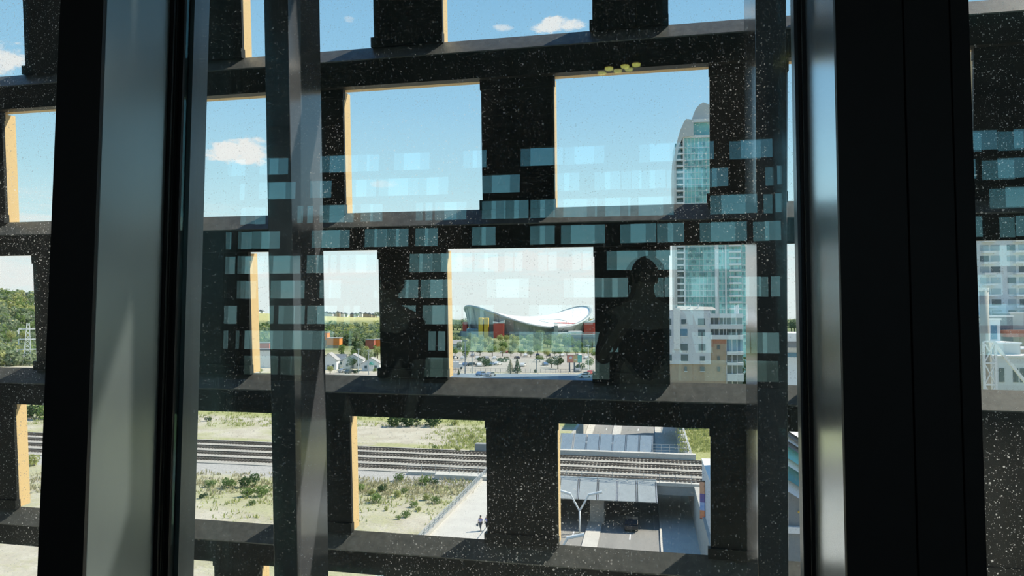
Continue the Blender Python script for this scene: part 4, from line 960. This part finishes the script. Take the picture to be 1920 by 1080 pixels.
# ================================================================== TALL BUILDINGS ON THE RIGHT
# local x runs across the view there, y away
def vframe(px, Y, label, name, cat='building'):
    p = at(px, 592, Y); e = thing(name, label, cat, (p.x, p.y, 0), YAW+R(-9)); d = (Vector((p.x, p.y, CAM_Z))-Vector((0, 0, CAM_Z))).dot(cF)
    return e, d/FPX, (lambda q: (q-px)*d/FPX), (lambda y: CAM_Z+(592-y)*d/FPX)
e, s, X_, Z_ = vframe(1340, 300, 'tall teal glass residential tower with a curved crown, far right of centre', 'glass_tower')
x0, x1, zt = X_(1285), X_(1412), Z_(250)
MB().box(X_(1285), X_(1341), 0, 26, 0, Z_(255)).build('glass_wall', 'teal', e)
MB().box(X_(1347), X_(1412), -.5, 26, 0, Z_(255)).build('glass_wall', 'teal', e)
MB().box(X_(1341), X_(1347), -1.0, 2, 0, Z_(250)).build('pilaster', 'condo', e); MB().box(X_(1359), X_(1361.5), -1.2, 0, 0, Z_(262)).build('pilaster', 'condo', e); MB().box(X_(1284), X_(1287), -.6, 0, 0, Z_(252)).build('pilaster', 'condo', e)
MB().box(X_(1305), X_(1400), 2, 22, Z_(255), Z_(222)).build('penthouse', 'teal', e); MB().box(X_(1282), X_(1400), -.7, 24, Z_(255), Z_(250.5)).build('terrace_slab', 'condo', e); MB().box(X_(1296), X_(1400), .5, 22, Z_(224), Z_(218)).build('penthouse_roof', 'condo', e)
prof = [(X_(1267.5), 0), (X_(1267.5), Z_(310)), (X_(1269), Z_(285)), (X_(1273), Z_(262)), (X_(1279), Z_(241)), (X_(1287), Z_(223)), (X_(1291), Z_(219)), (X_(1304), Z_(221)), (X_(1304), Z_(252)), (X_(1284), Z_(254)), (X_(1277), Z_(270)), (X_(1271.5), Z_(300)), (X_(1271.5), 0)]
MB().prism(prof, -1.2, 20, 'y').build('curved_fin', 'domegray', e)
MB().box(X_(1270), X_(1285.5), 2, 20, 0, Z_(262)).build('balcony_core', 'tealdark', e)
prof = [(X_(1303), Z_(219)), (X_(1305), Z_(207)), (X_(1310), Z_(195)), (X_(1317), Z_(187)), (X_(1324), Z_(183)), (X_(1334), Z_(187)), (X_(1344), Z_(198)), (X_(1350), Z_(219))]
MB().prism(prof, 3, 19, 'y').build('crown', 'domegray', e); MB().box(X_(1323.2), X_(1324.6), 8, 9, Z_(190), Z_(178)).build('mast', 'condo', e)
nfl = 38; fh = (Z_(262)-0)/nfl
for k in range(1, nfl):
    z = k*fh
    MB().box(X_(1270.5), X_(1286), -.9, 2.2, z-.12, z+.5).build('balcony', 'condo', e)
    if k < 36: MB().box(X_(1366), X_(1388), -1.9, .2, z-.15, z+.55).build('balcony', 'condo', e)
    if k == 37: pass
b = MB(); rnd = random.Random(9)
for k in range(nfl):
    z = k*fh
    for (qa, qb, st) in ((1288, 1338, 3.4), (1349, 1358, 3.4), (1363, 1388, 3.4), (1390, 1411, 3.4)):
        q = qa
        while q < qb-2:
            if rnd.random() < .36: b.box(X_(q), X_(q+rnd.choice([1.6, 2.4, 3])), -.62, -.3, z+.9, z+fh*.82)
            q += st
tag(b.build('window', 'tealdark', e), kind='stuff')
b = MB(); [b.box(X_(1287), X_(1411), -.56, -.4, k*fh-.08, k*fh+.08) for k in range(1, nfl)]; [b.box(X_(q)-.06, X_(q)+.06, -.56, -.4, 0, Z_(256)) for q in range(1292, 1412, 7)]
b.build('mullion_grid', 'condo', e)

e, s, X_, Z_ = vframe(1330, 170, 'white office block with tan brick base and long window bands, before the teal tower', 'office_block')
MB().box(X_(1240), X_(1332), 0, 16, Z_(683), Z_(583)).build('white_wall', 'whitewall', e); MB().box(X_(1264), X_(1276), -.35, 0, Z_(655), Z_(578)).build('wall_rib', 'white', e)
MB().box(X_(1240), X_(1362), .5, 16, 0, Z_(683)).build('brick_base', 'tan', e); MB().box(X_(1331), X_(1361), .4, 16, Z_(684), Z_(634)).build('brick_wall', 'tan', e)
MB().box(X_(1331), X_(1337), .32, 1, Z_(651), Z_(634)).box(X_(1337), X_(1361), .32, 1, Z_(644), Z_(634)).build('brick_band', 'tanred', e)
MB().box(X_(1332), X_(1390), .9, 15, Z_(634), Z_(589)).box(X_(1361), X_(1390), .9, 15, 0, Z_(634)).build('glass_band', 'winglass', e)
for ya, yb, xa in ((596, 588, 1331), (617, 608, 1331), (636, 628, 1331), (665, 658.5, 1361), (684, 679, 1361), (714, 700, 1361)):
    MB().box(X_(xa), X_(1391), -.3, 15, Z_(ya), Z_(yb)).build('white_band', 'whitewall', e)
MB().box(X_(1361), X_(1390.3), .6, .9, Z_(658), Z_(636)).build('blue_glass', 'blueglass', e)
b = MB(); [b.box(X_(q)-.07, X_(q)+.07, .4, .95, Z_(634), Z_(589)) for q in (1339, 1348, 1356, 1361, 1370, 1379)]; [b.box(X_(q)-.07, X_(q)+.07, .4, .95, 0, Z_(636)) for q in (1361, 1371, 1380)]; b.build('window_mullions', 'whitewall', e)
for px, py, w, h in ((1283, 603.5, 9, 9), (1315.5, 603.5, 12.5, 12.5), (1283, 623.5, 13, 13), (1315.5, 624, 12.5, 12.5), (1283.5, 651, 13, 13), (1316, 651, 12.5, 12.5), (1284, 671, 13, 13), (1316.5, 672, 9, 9), (1258, 603.5, 4, 12), (1258, 624, 4, 12), (1258, 671, 5, 12), (1316.5, 692, 7.5, 8), (1286, 692, 4, 8)):
    o = MB().box(X_(px-w/2), X_(px+w/2), -.08, .3 if py < 685 else .6, Z_(py+h/2), Z_(py-h/2)).build('window', 'blueglass' if (px, py) == (1283, 623.5) else 'winglass', e)
    MB().box(X_(px-w/2)-.12, X_(px+w/2)+.12, -.16, -.04, Z_(py+h/2)-.16, Z_(py+h/2)).build('window_sill', 'white', o)
for py in (651, 671.5, 692): MB().box(X_(1344), X_(1348.5), .2, .6, Z_(py+4), Z_(py-4)).build('window', 'winglass', e)
MB().box(X_(1262), X_(1332), 1, 15, Z_(583), Z_(581)).hexa([(X_(1270), 2, Z_(581)), (X_(1346), 2, Z_(581)), (X_(1346), 12, Z_(581)), (X_(1270), 12, Z_(581)), (X_(1274), 4, Z_(573)), (X_(1340), 4, Z_(575)), (X_(1340), 12, Z_(575)), (X_(1274), 12, Z_(573))]).build('roof', 'conc', e)
for i, q in enumerate((1379, 1382, 1385)): MB().box(X_(q)-.13, X_(q)+.13, 2, 2.3, Z_(589), Z_(573-i)).build('antenna', 'white', e)
for i, q in enumerate((1297, 1312)): MB().tube([(X_(q), 3, Z_(577)), (X_(q), 3, Z_(570))], .12, 6).build('roof_vent', 'white', e)
p = gp(1341, 752); lightpole(1341, 752, 137, 'tall pale light pole before the white office block', 'lampwhite', False, 0, .22)
q = at(1275, 752, 140); plant(1275, 790, 105, 'tall', 'leafB', 'yellow green tree before the brick base of the office block', width=.9)
# low roofs and street things at the foot of the office block and in the narrow gap by the right column
e = thing('low_roof', 'low white roof edge at the foot of the office block', 'building', gp(1345, 792), YAW)
MB().box(-8, 10, 0, 8, 0, 7.0).build('wall', 'conc', e); MB().box(-9, 11, -.5, 8.5, 7.0, 7.7).build('roof', 'white', e)
plant(1398, 790, 130, 'round', 'leafC', 'dark tree right of the office block', width=.6)

# right-hand pane: pale condominium, white truss mast, low buildings
e, s, X_, Z_ = vframe(1880, 190, 'pale condominium tower with rows of balconies, at the right edge', 'condominium')
MB().box(X_(1800), X_(1990), 0, 25, 0, Z_(300)).build('wall', 'condo', e)
fh = 20.5*s
for k in range(30):
    z = Z_(592)-11+k*fh-12
    if z < 8: continue
    for qa, qb in ((1843, 1858), (1862, 1878), (1890, 1904), (1910, 1925)):
        MB().box(X_(qa), X_(qb), -.1, .2, z+.5, z+fh*.72).build('window', 'condoglass' if (k+qa) % 3 else 'winglass', e) if z < Z_(440) else None
    if z < Z_(440):
        MB().box(X_(1846), X_(1868), -1.4, 0, z-.1, z+.35).build('balcony', 'white', e); MB().box(X_(1900), X_(1922), -1.4, 0, z-.1, z+.35).build('balcony', 'white', e)
e, s, X_, Z_ = vframe(1846, 140, 'white cylindrical mast rising from a braced truss base', 'truss_mast')
MB().tube([(0, 0, Z_(760)), (0, 0, Z_(541))], 7.5*s, 16).build('tube', 'conc', e, smooth=True); MB().tube([(0, 0, Z_(545)), (0, 0, Z_(540))], 8.5*s, 16).build('top_ring', 'white', e)
w = 10*s; b = MB(); zs = [Z_(y) for y in (760, 720, 680, 640)]
for sx in (-1, 1):
    for sy in (-1, 1): b.bar((sx*w+3*s, sy*w, zs[0]), (sx*w+3*s, sy*w, zs[-1]), 4*s)
for za, zb in zip(zs, zs[1:]):
    for sy in (-1, 1): b.bar((-w+3*s, sy*w, za), (w+3*s, sy*w, zb), 2.2*s); b.bar((w+3*s, sy*w, za), (-w+3*s, sy*w, zb), 2.2*s); b.bar((-w+3*s, sy*w, zb), (w+3*s, sy*w, zb), 3*s)
b.build('truss', 'white', e); MB().bar((w+3*s, 0, Z_(641)), (82*s, 0, Z_(735)), 5*s).build('brace', 'white', e)
for px, Y, xa, xb, ya, yb, m, nm, lb in ((1880, 180, 1858, 1897, 594, 720, 'slate', 'dark_block', 'dark slate block in front of the condominium'), (1862, 172, 1853, 1874, 600, 720, 'whitewall', 'white_block', 'small white block beside the truss mast'), (1915, 182, 1896, 1980, 588, 640, 'domegray', 'grey_block', 'pale grey block at the far right edge'),
       (1905, 176, 1890, 1980, 622, 632, 'tanred', 'rooftop_beam', 'long red brown beam on the rooftops at the right edge'), (1890, 165, 1867, 1910, 645, 730, 'domegray', 'grey_hall', 'grey hall behind the mast brace'), (1915, 168, 1905, 1980, 655, 672, 'tan', 'tan_block', 'tan wall at the right edge above the windows'), (1890, 160, 1862, 1990, 670, 740, 'whitewall', 'long_white_hall', 'long white hall with dark windows behind the mast brace')):
    e, s, X_, Z_ = vframe(px, Y, lb, nm)
    zb = Z_(yb) if nm in ('rooftop_beam',) else 0  # the red brown beam sits up on the rooftops; all others reach the ground
    MB().box(X_(xa), X_(xb), 0, 10, zb if zb > 0 else 0, Z_(ya)).build('wall', m, e); MB().box(X_(xa)-.2, X_(xb)+.2, -.2, 10.2, Z_(ya), Z_(ya)+.35).build('roof_edge', 'white' if m != 'tanred' else 'tanred', e)
    if nm == 'long_white_hall':
        for q in (1872, 1896, 1908, 1920, 1934): MB().box(X_(q), X_(q+9), -.1, .1, Z_(716), Z_(690)).build('window', 'winglass', e)
    if nm == 'white_block': MB().box(X_(1858), X_(1868), -.1, .1, Z_(636), Z_(610)).build('window', 'blueglass', e)
# narrow gap between the right fin and the right column
e, s, X_, Z_ = vframe(1490, 90, 'white flat roof with a dark soffit in the narrow gap by the right column', 'station_roof')
MB().box(X_(1455), X_(1545), 0, 9, Z_(640), Z_(625)).build('roof', 'white', e); MB().box(X_(1457), X_(1543), .5, 8, Z_(652), Z_(640)).build('soffit', 'slate', e); MB().box(X_(1460), X_(1540), 3, 8, 0, Z_(652)).build('wall', 'condo', e)
MB().box(X_(1460), X_(1540), 2.9, 3, Z_(672), Z_(664)).build('window_band', 'blueglass', e)
e, s, X_, Z_ = vframe(1490, 66, 'curved white and teal glazed canopy in the narrow gap by the right column', 'glazed_canopy')
def arc(b, y_top, y_bot, mat):
    pts = [];
    for k in range(9): t = k/8; pts.append((X_(1440)+t*(X_(1540)-X_(1440)), Z_(y_top+60*t*t+8*t), Z_(y_bot+60*t*t+8*t)))
    for (xa, za, zb), (xc, zc, zd) in zip(pts, pts[1:]): b.hexa([(xa, 0, zb), (xc, 0, zd), (xc, 5, zd), (xa, 5, zb), (xa, .6, za), (xc, .6, zc), (xc, 5, zc), (xa, 5, za)])
    b.build('white_band' if mat == 'white' else 'glass_band', mat, e)
for ya, yb, m in ((783, 797, 'white'), (797, 806, 'slate'), (806, 816, 'white'), (816, 826, 'slate'), (826, 848, 'teal'), (848, 862, 'white'), (862, 888, 'tealdark'), (888, 910, 'whitewall')): arc(MB(), ya, yb, m)
MB().box(X_(1450), X_(1540), 1, 5, 0, Z_(915)).build('base_wall', 'slate', e); MB().box(X_(1450), X_(1540), .6, 1, Z_(1000), Z_(988)).build('sill', 'whitewall', e); MB().tube([(X_(1497), .8, Z_(959)), (X_(1497), .8, Z_(962))], .12, 8).build('yellow_lamp', 'yellow', e)
